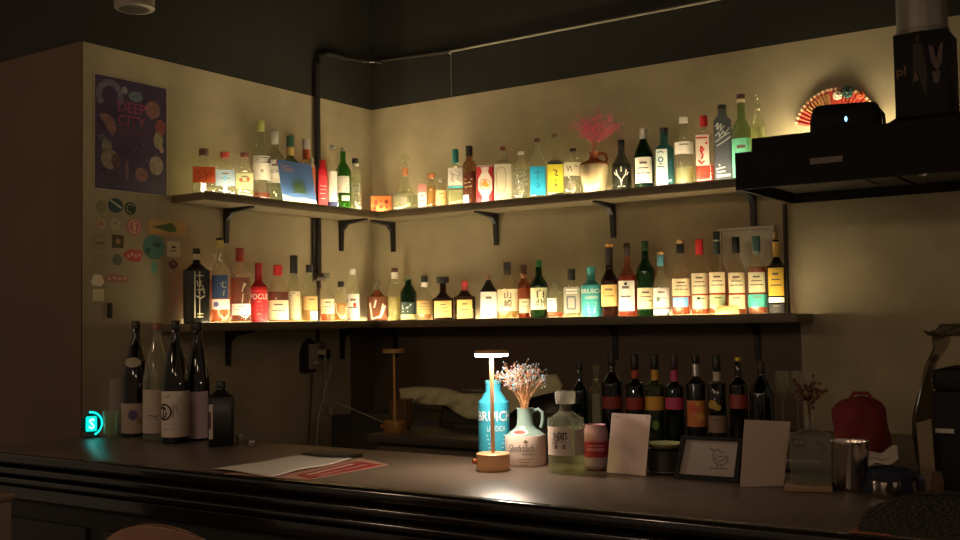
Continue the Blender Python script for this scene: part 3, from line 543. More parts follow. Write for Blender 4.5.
# orange box with cut-out face
q = P(381, 208, 1, -.11); k = dep(q.x, q.y, ZU)/F; rz = hb(q.x, q.y)
t = thing('gift_box', 'small orange cube box with dark cut-out shapes in the room corner', 'box', (q.x, q.y, ZU+.0004), rz)
sx, sz = 20*k, 17.5*k
MB().box(-sx/2, sx/2, -sx*.35, sx*.35, 0, sz).build('carton', orangel, t, bevel=.002)
b = MB()
for x, z, r1, r2 in ((-.25, .62, .09, .13), (.27, .66, .10, .12), (0, .36, .07, .11), (-.3, .3, .06, .1), (.02, .7, .05, .05), (.28, .36, .05, .09)):
    poly(('f', sx*.35), circ(x*sx, z*sz, r1*sx, r2*sx), .0012, b)
b.build('cut_out', mat('7a2c12', .8), t)
# red and white tin with citrus
q = P(485.5, 205, 1, -.12); k = dep(q.x, q.y, ZU)/F
t = thing('gin_tin', 'red and white upright tin with orange fruit emblem on the upper back shelf', 'tin', (q.x, q.y, ZU+.0004), hb(q.x, q.y))
W, H = 17.6*k, 37*k
tw = mat('e4d4c4', .5, trans=.2)
MB().loft([(0, W/2, W*.42, 6), (H, W/2, W*.42, 6)], 32).build('canister', mat('c8303a', .45, trans=.15), t)
MB().loft([(H+.0002, W*.49, W*.41, 6), (H+.006, W*.49, W*.41, 6)], 32).build('lid', silver, t)
S = ('f', W*.42)
b = MB(); poly(S, [(-.22*W, .02*H), (.22*W, .02*H), (.16*W, .18*H), (.40*W, .38*H), (.40*W, .66*H), (.16*W, .86*H), (.24*W, .985*H), (-.24*W, .985*H), (-.16*W, .86*H), (-.40*W, .66*H), (-.40*W, .38*H), (-.16*W, .18*H)], .0012, b); b.build('label', tw, t)
b = MB(); [poly(S, circ(x*W, z*H, r*W), .0018+i*.0003, b) for i, (x, z, r) in enumerate(((-.1, .52, .12), (.08, .50, .13), (0, .58, .12)))]; b.build('fruit_emblem', mat('e08a2c', .6), t)
b = MB(); ring(S, 0, .52*H, .27*W, .31*W, .0016, b); b.build('emblem_ring', mat('c06a54', .6), t)
# blue postcard leaning against the bottles
c = [P(282, 160, 0, .13), P(316.5, 165, 0, .13), P(318.5, 207, 0, .175), P(284.5, 203.5, 0, .175)]
y0, y1 = c[3].y, c[2].y; x0 = .166; zt = c[0].z; zb = ZU+.002
t = thing('postcard', 'blue postcard of a green agave plant leaning on the bottles', 'postcard', (x0, (y0+y1)/2, zb), pi/2)
w2 = abs(y1-y0)/2; hh = zt-zb; ln = .035
def leanf(x, z, off=0): return (x, (z/hh)*ln-off-.001, z)
def leanpoly(pts, off, m, name, par, n=None):
    cx = sum(p[0] for p in pts)/len(pts); cz_ = sum(p[1] for p in pts)/len(pts)
    vs = [leanf(cx, cz_, off)]+[leanf(x, z, off) for x, z in pts]; n = len(pts)
    return MB().add(vs, [(0, 1+i, 1+(i+1) % n) for i in range(n)]).build(name, m, par)
MB().prism([leanf(-w2, 0), leanf(w2, 0), leanf(w2, hh), leanf(-w2, hh)], (0, .0012, 0)).build('card', mat('46689c', .6, trans=.1), t, smooth=False)
leanpoly([(-w2*.98, .001), (w2*.98, .001), (w2*.98, hh*.12), (w2*.3, hh*.15), (-w2*.4, hh*.12), (-w2*.98, hh*.18)], .0008, mat('a8a878', .7), 'printed_ground', t)
b = MB()
for i in range(13):
    a = math.radians(90+(i-6)*17); L = .075*(1-.05*abs(i-6)); bx, bz = .006, hh*.30
    dx, dz = cos(a)*L, sin(a)*L*1.05; nx, nz = -sin(a)*.009, cos(a)*.009
    vs = [leanf(bx+nx, bz+nz, .0016+i*1e-5), leanf(bx-nx, bz-nz, .0016+i*1e-5), leanf(bx+dx, max(.004, bz+dz), .0016+i*1e-5)]
    b.add(vs, [(0, 1, 2)])
b.build('printed_agave', mat('3a5434', .7), t)
b = MB()
for z, a_, b_ in ((.86, -.85, -.25), (.80, -.85, -.1), (.74, -.8, -.2)):
    b.add([leanf(a_*w2, z*hh, .0014), leanf(b_*w2, z*hh, .0014), leanf(b_*w2, z*hh+.004, .0014), leanf(a_*w2, z*hh+.004, .0014)], [(0, 1, 2, 3)])
b.build('fine_print', mat('a8785c', .7), t)
q = P(311.2, 158, 0, .012)
boxthing('carton_box', 'slim white carton just behind the corner of the blue postcard', 'box', .0125, q.y, ZU+.0004, pi/2, .016, .018, q.z-ZU, white)
# pottery jug and pink dried flowers
q = P(594.5, 192, 1, -.12); k = dep(q.x, q.y, ZU)/F
t = thing('pottery_jug', 'brown-necked cream pottery jug with loop handle on the upper back shelf', 'jug', (q.x, q.y, ZU+.0004), hb(q.x, q.y))
jz = lambda v: zat(q.x, q.y, 594, v)-ZU
jug = mat('a08e6c', .25, noise=.08, scale=20)
MB().lathe([(9.5*k, 0), (10.2*k, .004), (13.5*k, jz(178)), (15.2*k, jz(170)), (14.6*k, jz(165.8))], 32).build('body', jug, t)
jn = mat('8a4a26', .25)
MB().lathe([(14.62*k, jz(165.9)), (14*k, jz(164)), (11*k, jz(162)), (5.5*k, jz(160)), (4.2*k, jz(157)), (4.4*k, jz(154)), (5*k, jz(152.2)), (4.2*k, jz(152)), (3.4*k, jz(153.4))], 32, caps=False).build('neck', jn, t)
MB().tube([(4*k, 0, jz(155)), (8*k, 0, jz(153.6)), (12*k, 0, jz(155)), (13*k, 0, jz(159)), (11.6*k, 0, jz(164.5))], 1.7*k, 10).build('handle', jn, t)
text('fine ware', 3*k, 0, jz(172), ('c', 14.6*k), mat('8a7450', .8), t, fit=11*k) if False else None
def spray(name, lab, cat, loc, rz, n, spread, h, stemm, flm, r, seed, dens=5, lean=0, brush=0):
    rnd = random.Random(seed); t = thing(name, lab, cat, loc, rz); s = MB(); f = MB()
    for i in range(n):
        a = rnd.uniform(0, 2*pi); e = rnd.uniform(.05, 1)**.7*spread; hh = h*rnd.uniform(.6, 1)*(1-.25*e/spread)
        tip = Vector((e*cos(a)+lean*hh, e*sin(a)*.55, hh)); mid = Vector((tip.x*.25, tip.y*.25, hh*.5))
        s.tube([(rnd.uniform(-.004, .004), rnd.uniform(-.004, .004), -.03), (mid.x*.3, mid.y*.3, hh*.2), mid, tip], .0007, 4, .6)
        for j in range(dens):
            tt = rnd.uniform(.5, 1.05); c = mid.lerp(tip, (tt-.5)*2)+Vector([rnd.gauss(0, .009+brush) for _ in range(3)])
            s.tube([mid.lerp(tip, max(0, (tt-.6)*2)), c], .0004, 3)
            f.ball(c, r*rnd.uniform(.6, 1.3), 5, 3)
    s.build('stems', stemm, t); f.build('blossoms', flm, t); return t
spray('dried_flower_bunch', 'pink dried flower spray fanning out of the pottery jug', 'flowers', (q.x, q.y, ZU+jz(152)), hb(q.x, q.y), 52, .125, .20, mat('a87048', .8), mat('e0608c', .8), .0030, 3, 14)
# small display card on lower shelf
q = P(727, 312, 1, -.165); k = dep(q.x, q.y, ZL)/F
t = thing('display_card', 'small cream display card lying tilted before the single malt bottles', 'card', (q.x, q.y, ZL+.0045), hb(q.x, q.y))
MB().prism([(-13*k, -.004, 0), (12*k, -.004, 0), (10.5*k, .012, 8*k), (-9*k, .012, 8*k)], (0, .0015, 0)).build('card', mat('c89a60', .6, trans=.1), t, smooth=False)
# framed sheet on the wall behind the bottles
a, b_ = P(718.5, 229, 1, -.012), P(774.5, 227.5, 1, -.012)
t = thing('picture_frame', 'white framed sheet leaning on wall behind the single malt bottles', 'picture', ((a.x+b_.x)/2, -.004, ZL+.0004), 0)
hw = (b_.x-a.x)/2; H = a.z-ZL
fb = MB()
for x0, x1, z0, z1 in ((-hw, hw, 0, .012), (-hw, hw, H-.012, H), (-hw, -hw+.012, .012, H-.012), (hw-.012, hw, .012, H-.012)): fb.box(x0, x1, -.016, 0, z0, z1)
fb.build('frame', mat('c8c0a8', .5), t, smooth=False)
MB().box(-hw+.012, hw-.012, -.006, -.001, .012, H-.012).build('sheet', mat('f4f0e4', .6), t)
MB().box(-hw+.012, hw-.012, -.012, -.011, .012, H-.012).build('glass_pane', glass('fafaf4', .02, rough=.02), t)
# post at the shelf end
p0 = P(787.5, 300, 1, -.03); 
t = thing('metal_post', 'thin dark metal post rising from shelf end to the hood', 'post', (p0.x, -.03, ZL+.0004))
MB().lathe([(.009, 0), (.009, 1.9-ZL-.004)], 12).build('rod', mat('2c2620', .5, .3), t)
MB().lathe([(.016, 0), (.016, .006), (.009, .0065)], 12).build('foot_plate', mat('2c2620', .5, .3), t)

# ================================================================== EXTRACTOR HOOD
hm = mat('0f0d0b', .75, spec=.25); hx = 2.16; HB = 1.9
t = thing('extractor_hood', 'black extractor hood with small grey sticker projecting over the bar', 'hood', (hx, 0, HB))
b = MB(); HD = .595
b.box(0, .95, -HD, -HD+.012, .0, .118); b.box(0, .012, -HD+.012, -.001, 0, .118); b.box(.938, .95, -HD+.012, -.001, 0, .118)
b.box(.012, .938, -.013, -.001, 0, .118); b.box(0, .95, -HD, -.001, .118, .130)
b.build('canopy', hm, t, smooth=False)
b = MB()
for i in range(2):
    x0 = .03+i*.455; b.box(x0, x0+.435, -HD+.03, -.03, .035, .042)
    b.box(x0+.09, x0+.34, -HD+.15, -.15, .030, .0349)
b.build('grease_filter', mat('4a443a', .4, .6), t, smooth=False)
q = P(751.5, 138.5, 1, -.52); q2 = P(890, 119.5, 1, -.52)
zt2 = q.z-HB
b = MB(); b.prism([(q.x-hx, -.52, .1302), (.95, -.52, .1302), (.95, -.52, zt2), (q.x-hx, -.52, zt2)], (0, .50, 0)); b.build('upper_housing', hm, t, smooth=False)
xs0 = P(895, 100, 1, -.42).x-hx; xs1 = P(949, 100, 1, -.42).x-hx
b = MB(); b.add([(xs0-.015, -.50, zt2), (xs1+.2, -.50, zt2), (xs1+.2, -.16, zt2), (xs0-.015, -.16, zt2), (xs0, -.42, zt2+.03), (xs1, -.42, zt2+.03), (xs1, -.24, zt2+.03), (xs0, -.24, zt2+.03)],
   [(0, 1, 5, 4), (1, 2, 6, 5), (2, 3, 7, 6), (3, 0, 4, 7), (4, 5, 6, 7)]); b.build('chimney_collar', hm, t, smooth=False)
a = P(810, 161, 1, -HD); a2 = P(842.5, 157, 1, -HD); kk = .016
MB().box(a.x-hx, a2.x-hx, -HD-.0012, -HD, a.z-HB-.012+.0, a.z-HB+.008).build('sticker', mat('7a6a5e', .7), t)
a = P(924, 175, 1, -HD); b = MB(); poly(('f', HD), [(a.x-hx-.009, a.z-HB-.004), (a.x-hx+.006, a.z-HB-.003), (a.x-hx+.011, a.z-HB+.005), (a.x-hx-.004, a.z-HB+.003)], .001, b); b.build('badge', mat('b8b0a0', .5), t)
# chimney box wrapped in a dark poster, steel duct above it
zc0 = HB+zt2+.0302; cxm = (xs0+xs1)/2+hx; cw = (xs1-xs0)/2
zc1 = P(922, 31, 1, -.42).z
t = thing('duct_poster_box', 'square black duct casing covered by a dark poster above the hood', 'duct casing', (cxm, -.33, zc0))
MB().box(-cw, cw, -.09, .09, 0, zc1-zc0).build('casing', mat('100c0a', .7, spec=.3), t, bevel=.002)
Hc = zc1-zc0; S = ('f', .0905)
b = MB(); poly(S, [(.32*cw, .82*Hc), (.42*cw, .60*Hc), (.62*cw, .50*Hc), (.80*cw, .60*Hc), (.86*cw, .84*Hc), (.72*cw, .80*Hc), (.60*cw, .64*Hc), (.48*cw, .80*Hc)], .0012, b); poly(S, [(.42*cw, .50*Hc), (.74*cw, .50*Hc), (.66*cw, .36*Hc), (.48*cw, .36*Hc)], .0012, b); b.build('pale_print', mat('5c4844', .7), t)
b = MB(); poly(S, circ(-.08*cw, .92*Hc, .09*cw, .05*Hc), .0012, b); poly(S, [(-.25*cw, .86*Hc), (.08*cw, .86*Hc), (.25*cw, .5*Hc), (.18*cw, .2*Hc), (-.1*cw, .5*Hc), (-.3*cw, .35*Hc)], .0012, b); b.build('figure_print', mat('2e2418', .7), t)
b = MB(); poly(S, [(-.28*cw, .42*Hc), (-.05*cw, .42*Hc), (-.2*cw, .54*Hc)], .0016, b); b.build('triangle_print', mat('6a4c40', .7), t)
text('pl', .15*Hc, -.72*cw, .54*Hc, S, mat('6a4c2c', .7), t, fit=.36*cw, bold=.02)
t = thing('duct_pipe', 'grey steel duct pipe rising to the ceiling above the poster casing', 'duct', (cxm-.008, -.33, zc1+.0004))
MB().lathe([(.083, 0), (.083, CEIL-zc1-.002)], 36).build('pipe', mat('8a8478', .4, .6, noise=.1), t)
MB().lathe([(.0835, .0), (.088, .002), (.088, .018), (.0835, .02)], 36).build('collar', mat('7a7468', .4, .6), t)
# black speaker with blue indicator on the hood
q = P(846, 128, 1, -.36); k = dep(q.x, -.36, 2.2)/F; z0 = HB+zt2
t = thing('portable_speaker', 'black rounded speaker with a blue indicator light on top of the hood', 'speaker', (q.x, -.36, z0+.0004), .25)
hs = P(846, 103, 1, -.40).z-z0
b = MB(); b.loft([(0, 32*k, .07, 5), (.008, 34*k, .075, 5), (hs*.5, 34*k, .075, 5), (hs*.88, 31*k, .066, 5), (hs*.96, 28*k, .058, 5)], 40); b.build('cabinet', mat('0c0b0a', .7, spec=.3), t)
MB().tube([(32*k, 0, .02), (36*k, 0, .03), (35.5*k, 0, hs*.6), (29*k, 0, hs*.88)], .006, 8).build('carry_handle', mat('1c1a14', .6), t)
b = MB(); poly(('f', .0765), circ(.5*k, hs*.42, 1.2*k, 2.6*k), .001, b); b.build('indicator_light', emis('7ab8ff', 5), t)
# red paper fan on wall above the hood
q = P(835, 128, 1, -.03); k = dep(q.x, 0, 2.2)/F
t = thing('paper_fan', 'red folding paper fan with white and dark green rosettes on the wall above hood', 'fan', (q.x, -.004, P(835, 131, 1, -.02).z), 0)
R1 = P(835, 87, 1, -.02).z-P(835, 131, 1, -.02).z
def fanb(r0, r1, a0, a1, n, m, name, off=0, amp=.006):
    vs = []; fs = []
    for i in range(n+1):
        a = math.radians(a0+(a1-a0)*i/n); o = -.010-off-(amp if i % 2 else 0)
        vs += [(r0*cos(a)*.98, o, r0*sin(a)), (r1*cos(a)*.98, o, r1*sin(a)), (r0*cos(a)*.98, o+.006, r0*sin(a)), (r1*cos(a)*.98, o+.006, r1*sin(a))]
    for i in range(n):
        j = 4*i; fs += [(j, j+4, j+5, j+1), (j+2, j+3, j+7, j+6), (j+1, j+5, j+7, j+3), (j, j+2, j+6, j+4)]
    return MB().add(vs, fs).build(name, m, t, smooth=False)
fanb(R1*.45, R1*.93, 16, 164, 48, mat('b8402c', .7), 'pleated_paper')
fanb(R1*.93, R1*.99, 16, 164, 48, mat('d8b088', .7), 'trim', .001)
fanb(R1*.5, R1*.88, 98, 140, 16, mat('a87848', .7), 'brown_panel', .003)
fanb(.02, R1*.45, 24, 156, 16, mat('5a3420', .7), 'rib_sticks', 0, .002)
for x, z, r, c_, n_ in ((.012, .80, .018, 'd8c8b0', 'white_rosette'), (.05, .84, .024, '2e4a40', 'green_rosette'), (.10, .74, .016, 'c85a30', 'orange_rosette')):
    b = MB()
    for i in range(8): b.ball((x+cos(i*pi/4)*r*.6, -.022, z*R1+sin(i*pi/4)*r*.6), r*.45, 8, 5, sy=.5)
    b.ball((x, -.026, z*R1), r*.4, 8, 5); b.build(n_, mat(c_, .7), t)

# ================================================================== SIDE WALL
# pipes
pb = mat('24201c', .5, .2)
t = thing('wall_pipe', 'black conduit pipe running down the side wall past both shelves', 'pipe', (0, 0, 0))
yy = P(317, 200, 0, .02).y
pts = [P(345, 58, 0, .018), P(334, 54.5, 0, .018), P(326, 53, 0, .018), P(319.5, 56, 0, .018), P(317, 64, 0, .018)]
yy = pts[-1].y
MB().tube(pts+[Vector((.018, yy, 2.3)), Vector((.018, yy, ZU+.002))], .0145, 12).build('upper_run', pb, t)
MB().tube([Vector((.018, yy, ZU-TH-.002)), Vector((.018, yy, ZL+.23))], .0145, 12).build('middle_run', pb, t)
MB().tube([Vector((.008, yy-.028, ZU-TH-.002)), Vector((.008, yy-.028, ZL+.19))], .006, 8).build('thin_run', pb, t)
b = MB(); b.tube([(.022, yy-.034, ZL+.215), (.022, yy+.034, ZL+.215)], .019, 14); b.tube([(.018, yy, ZL+.23), (.018, yy, ZL+.16)], .011, 10); b.build('pipe_clamp', mat('3a2a20', .45, .3), t)
MB().tube([Vector((.016, yy, ZL+.16)), Vector((.012, yy, ZL+.002))], .008, 8).build('lower_run', mat('4a3c2c', .5, .3), t)
MB().tube([Vector((.010, yy, ZL-TH-.002)), Vector((.010, yy, 1.34))], .008, 8).build('end_run', pb, t)
t = thing('corner_conduit', 'thin conduit bending round the room corner high on the dark band', 'pipe', (0, 0, 0))
c0 = P(345, 58, 0, .018); z_ = P(371, 63.5, 0, 0).z
MB().tube([c0, Vector((.014, -.06, z_)), Vector((.03, -.02, z_)), Vector((.07, -.012, z_)), P(450, 51.5, 1, -.012)], .009, 8).build('black_run', mat('2c261e', .5), t)
MB().tube([P(362, 62, 0, .022), Vector((.02, -.045, z_-.004)), Vector((.045, -.022, z_-.004)), P(381, 63.5, 1, -.02)], .004, 6).build('bare_bend', silver, t)
t = thing('steel_conduit', 'thin silver conduit rising along the dark band of the back wall', 'pipe', (0, 0, 0))
MB().tube([P(450, 51.5, 1, -.012), P(715, 0, 1, -.012), P(760, -9, 1, -.012)], .006, 8).build('tube', mat('b0a894', .4, .7), t)
t = thing('drop_cable', 'thin pale cable dropping from the silver conduit to the wall edge', 'cable', (0, 0, 0))
a = P(451, 53, 1, -.006); MB().tube([a, Vector((a.x, -.006, ZT+.004))], .003, 6).build('cable', mat('6a6250', .6), t)
MB().ball((a.x, -.012, a.z), .009, 10, 6).build('joint_box', mat('8a8270', .4, .5), t)
# stickers and poster
a = P(94, 73, 0, 0); c2 = P(167, 195.3, 0, 0); a2 = P(166.5, 88, 0, 0); d2 = P(95, 190, 0, 0)
zt_, zb_ = (a.z+a2.z)/2, (c2.z+d2.z)/2; y0, y1 = -1.655, -1.307
t = thing('wall_poster', 'dark purple poster with pictured snacks around pink lettering on the side wall', 'poster', (.0012, (y0+y1)/2, zb_), pi/2)
W, H = (y1-y0), zt_-zb_; S = ('f', 0.0)
MB().box(-W/2, W/2, -.0012, 0, 0, H).build('white_border', mat('c8bca0', .6), t)
MB().box(-W/2+.003, W/2-.003, -.0018, -.0012, .003, H-.003).build('printed_sheet', mat('40304e', .5, noise=.35, scale=9), t)
S = ('f', .0018)
pk = mat('8a3a5e', .6)
text('DEEP', .043, -.0, H*.754, S, pk, t, off=.0009, fit=.135, bold=.02)
text('CITY', .043, -.0, H*.634, S, pk, t, off=.0009, fit=.135, bold=.02)
text('VEGAN', .026, .0, H*.53, S, mat('6a3050', .6), t, off=.0009, fit=.13, bold=.01)
def mute(c):
    v = [int(c[i:i+2], 16) for i in (0, 2, 4)]; g = sum(v)/3*.8; return '%02x%02x%02x' % tuple(int(x*.55+(g+(-8, 0, 14)[i])*.35) for i, x in enumerate(v))
for (x, z, r, rr, c_, sh, nm) in ((-.30, .83, .075, .07, '8a7a90', 'ring', 'croissant_picture'), (.29, .77, .055, .05, 'b86a50', 'o', 'bun_picture'), (-.36, .56, .06, .055, 'b8705a', 'half', 'melon_picture'),
    (.40, .62, .04, .045, 'c84a44', 'o', 'tomato_picture'), (.37, .50, .035, .05, 'c8b070', 'o', 'nut_picture'), (.05, .86, .05, .03, '7a8a90', 'o', 'fish_picture'), (-.10, .90, .018, .022, 'b0a890', 'o', 'garlic_picture'),
    (-.34, .38, .035, .04, 'a89468', 'o', 'mushroom_picture'), (-.30, .27, .06, .055, 'c09a74', 'o', 'bread_picture'), (-.22, .26, .03, .04, '8a4c38', 'o2', 'jam_picture'), (-.07, .19, .012, .055, 'a06860', 'o', 'shrimp_picture'),
    (.13, .17, .045, .04, 'c0705c', 'o', 'sushi_picture'), (.34, .27, .05, .055, 'c8a07c', 'o', 'cookie_picture'), (.42, .42, .018, .02, 'd8a080', 'o', 'berry_picture'), (-.40, .45, .03, .022, '6a6470', 'o', 'pebble_picture')):
    b = MB()
    if sh == 'ring': ring(S, x*W, z*H, r*.5, r*.85, .0006, b, 20, -.6, 3.9)
    elif sh == 'half': poly(S, circ(x*W, z*H, r*.85, rr*.85, 14, -.9, 2.4), .0006, b)
    else: poly(S, circ(x*W, z*H, r*.68, rr*.72), .0010 if sh == 'o2' else .0006, b)
    b.build(nm, mat(mute(c_), .7, noise=.35, scale=60), t)
b = MB()
for i in range(30): poly(S, circ(random.uniform(-.45, .45)*W, random.uniform(.04, .96)*H, .0022, n=6), .0005, b)
b.build('star_specks', mat('9a90a0', .6), t)
b = MB()
for z, x0, x1 in ((.105, -.42, -.25), (.10, -.2, .4), (.07, -.4, .35), (.04, -.3, .42)): patch(S, x0*W, x1*W, z*H, z*H+.003, off=.0006, mb=b)
b.build('fine_print', mat('4c4260', .6), t)
ST = [
 ('o', 108, 198, 123, 213, '34484c', 'round dark sticker with a bright diagonal streak under the poster', 'streak'),
 ('o', 124.5, 202, 136, 215, '2c3830', 'round black-green sticker with a curl, next to the streaked one', 'ring'),
 ('o', 96, 200, 106, 213, '8a8254', 'faint olive round sticker closest under the poster corner', None),
 ('o', 96, 218, 106, 229, 'b89c78', 'small cream round sticker nearer the wall edge of two', 'dot'),
 ('o', 110, 218.5, 120.5, 230, 'b4a482', 'small cream round sticker with grey print beside the pink ring', 'dot2'),
 ('o', 126.5, 218, 142, 235, 'b8706c', 'round pink sticker with a pale upright bar inside its ring', 'bar'),
 ('r', 148.7, 221, 186, 235, 'c09a5c', 'wide tan sticker bearing a long green leaf', 'leaf'),
 ('o', 91.6, 234, 108, 251.5, 'a0926c', 'large beige round sticker with darker band', 'band'),
 ('r', 112, 235, 123.5, 248, '4c4420', 'dark olive square sticker', 'dot'),
 ('o', 143, 235, 165.5, 259.5, '4c7a6c', 'largest round sticker, teal green', 'spot'),
 ('r', 167, 241.5, 180, 256.8, 'd0c298', 'small white square sticker with dark print', 'print'),
 ('r', 92, 253, 108, 270, 'a08c6c', 'plain beige square sticker', None),
 ('o', 112.5, 254, 122, 265.5, '5a6248', 'dull green round sticker under the olive square', None),
 ('b', 124.6, 249, 142.7, 262, 'c0504c', 'irregular red sticker beside the teal disc', 'scr'),
 ('b', 151, 260.5, 157, 274.5, '6aa088', 'tiny mint bottle-shaped sticker below the teal disc', None),
 ('o', 168.7, 260, 177.6, 269, '6a4456', 'tiny plum-coloured sticker under the white square', 'dot2'),
 ('b', 91, 274, 103.6, 286.5, 'ecdcc0', 'bright white rounded sticker by the wall edge', None),
 ('b', 103.8, 274, 129.4, 283, 'a87860', 'brown and pink ribbon-shaped sticker', 'scr'),
 ('r', 92.5, 289, 104, 301, 'dccca0', 'pale square sticker, brighter of the lowest pair', None),
 ('r', 104.4, 289.6, 116, 301, 'a8986c', 'dull beige square sticker of the lowest pair', None)]
for sh, u0, v0, u1, v1, c_, lab, det in ST:
    pa = P(u0, (v0+v1)/2, 0, .001); pb_ = P(u1, (v0+v1)/2, 0, .001); pt = P((u0+u1)/2, v0, 0, .001); pl = P((u0+u1)/2, v1, 0, .001)
    t = thing('wall_sticker', lab, 'sticker', (.0008, (pa.y+pb_.y)/2, pl.z), pi/2, 'stickers on the side wall')
    W, H = (pb_.y-pa.y), pt.z-pl.z
    if sh == 'o': pts_ = circ(0, H/2, W/2, H/2, 24)
    elif sh == 'r': pts_ = [(-W/2, 0), (W/2, 0), (W/2, H), (-W/2, H)]
    else: pts_ = [(W/2*cos(a)*(1+.14*sin(3*a+u0)), H/2+H/2*sin(a)*(1+.12*cos(4*a+v0))) for a in [2*pi*i/20 for i in range(20)]]
    MB().prism([(x, 0, z) for x, z in pts_], (0, -.0009, 0)).build('vinyl', mat(c_, .5), t, smooth=False)
    S = ('f', .0009); b = MB(); m = None
    if det == 'streak': poly(S, [(-W*.38, H*.78), (-W*.3, H*.86), (W*.42, H*.42), (W*.36, H*.30)], .0006, b); m = mat('c0c8a8', .4)
    if det == 'ring': ring(S, 0, H/2, W*.26, W*.36, .0006, b, 16, .5, 5); m = mat('8a9068', .5)
    if det == 'dot': poly(S, circ(0, H*.5, W*.22, H*.22), .0006, b); m = mat('a0805c')
    if det == 'dot2': poly(S, circ(0, H*.6, W*.2, H*.14), .0006, b); m = mat('8a7a6c')
    if det == 'bar': ring(S, 0, H/2, W*.32, W*.38, .0006, b); poly(S, [(-W*.08, H*.24), (W*.08, H*.24), (W*.08, H*.76), (-W*.08, H*.76)], .0007, b); m = mat('d8b090')
    if det == 'leaf': poly(S, [(-W*.44, H*.5), (-W*.1, H*.74), (W*.1, H*.9), (W*.22, H*.6), (W*.24, H*.3), (W*.05, H*.2), (-W*.1, H*.32)], .0006, b); m = mat('4a6a28')
    if det == 'band': ring(S, 0, H/2, W*.36, W*.40, .0006, b); poly(S, [(-W*.3, H*.4), (W*.3, H*.4), (W*.2, H*.58), (-W*.2, H*.58)], .0007, b); m = mat('80714e')
    if det == 'spot': poly(S, circ(-W*.3, H*.34, W*.12, H*.14), .0006, b); poly(S, circ(W*.1, H*.6, W*.18, H*.1), .0006, b); m = mat('34554c')
    if det == 'print': poly(S, circ(0, H*.62, W*.16, H*.08), .0006, b); poly(S, [(-W*.26, H*.36), (W*.26, H*.36), (W*.26, H*.42), (-W*.26, H*.42)], .0006, b); m = ink
    if det == 'scr':
        for i in range(4): poly(S, circ((-.3+.2*i)*W, H*(.45+.12*(i % 2)), W*.08, H*.16, 8), .0006, b)
        m = mat('d89a88')
    if m: b.build('sticker_print', m, t)
a = P(109.7, 303, 0, .004); c2 = P(109.7, 318, 0, .004)
t = thing('wall_clip', 'small dark clip fixed below the lowest pair of stickers', 'clip', (.0005, a.y, c2.z), pi/2)
MB().box(-.009, .009, -.010, 0, 0, a.z-c2.z).build('clip_body', mat('241c14', .5), t, bevel=.002)
MB().box(-.006, .006, -.014, -.0102, .02, .034).build('clip_tab', mat('3a3020', .5), t)
# socket box with plugs
q = P(313, 372, 0, .02); k = dep(.02, q.y, 1.3)/F
t = thing('socket_box', 'metal backed electrical socket box with white plugs on the side wall', 'socket', (.001, q.y, q.z), pi/2)
MB().prism([(-15*k, 0, 0), (4*k, 0, 0), (4*k, 0, 30*k), (-4*k, 0, 34*k), (-11*k, 0, 29*k), (-15*k, 0, 20*k)], (0, -.02, 0)).build('back_plate', mat('2a1814', .6), t, smooth=False)
MB().box(-7*k, 6*k, -.032, -.0205, 3*k, 28*k).build('face_plate', mat('a89c88', .5, .2), t, bevel=.002)
MB().box(3*k, 17*k, -.028, -.0, 23*k, 30*k).build('cover_tab', mat('7a7058', .5, .3), t, bevel=.001)
MB().box(3*k, 11*k, -.058, -.0325, 17*k, 22*k).build('plug', mat('d0c4a0', .5), t, bevel=.003)
MB().box(-4*k, 2*k, -.052, -.0325, 7*k, 11*k).build('plug', mat('b8ac90', .5), t, bevel=.003)
MB().box(11.5*k, 18*k, -.055, -.006, 13*k, 22*k).build('adapter', mat('1a1814', .5), t, bevel=.003)
wr = mat('b8ac8c', .6)
def cable(lab, pts, r=.0034, m=wr):
    t = thing('power_cable', lab, 'cable', (0, 0, 0), 0, 'cables hanging below the socket box')
    n = []
    pts = [Vector(p) for p in pts]
    for i in range(len(pts)-1):
        p0, p1, p2, p3 = pts[max(0, i-1)], pts[i], pts[i+1], pts[min(len(pts)-1, i+2)]
        for j in range(5):
            s = j/5; n.append(.5*((2*p1)+(p2-p0)*s+(2*p0-5*p1+4*p2-p3)*s*s+(3*p1-p0-3*p2+p3)*s**3))
    n.append(pts[-1]); MB().tube(n, r, 6).build('cord', m, t)
cable('pale cable hanging straight down from the plug to the counter', [P(325, 352, 0, .055), P(325, 362, 0, .06), P(325, 390, 0, .03), P(319, 415, 0, .03), P(317, 440, 0, .03), P(316, 452, 0, .03)])
cable('pale cable looping right down the side wall from the plug', [P(331, 358, 0, .062), P(330.5, 372, 0, .05), P(324, 395, 0, .03), P(331, 408, 0, .03), P(340, 422, 0, .03), P(343, 434, 0, .03), P(338, 452, 0, .03)])
cable('dark reddish cable hanging below the socket box back plate', [P(312, 374, 0, .014), P(311, 400, 0, .014), P(309, 430, 0, .014), P(308, 452, 0, .014)], .004, mat('4a2c20', .6))
lamp2 = P(395, 432.5, 2, ZB)
cable('thin cable running from the wall to the unlit brass lamp', [P(332, 408, 0, .04), P(345, 413, 0, .22), Vector((.5, -.85, 1.125)), Vector((.86, -1.02, 1.085)), Vector((lamp2.x-.05, lamp2.y+.03, ZB+.02))], .0016, mat('a89c80', .6))
t = thing('cable_adapter', 'small pale inline adapter hanging on the cable', 'adapter', tuple(P(331, 413, 0, .028)), pi/2)
MB().box(-.018, .018, -.02, 0, -.01, .025).build('block', mat('9a8c70', .6), t, bevel=.004)

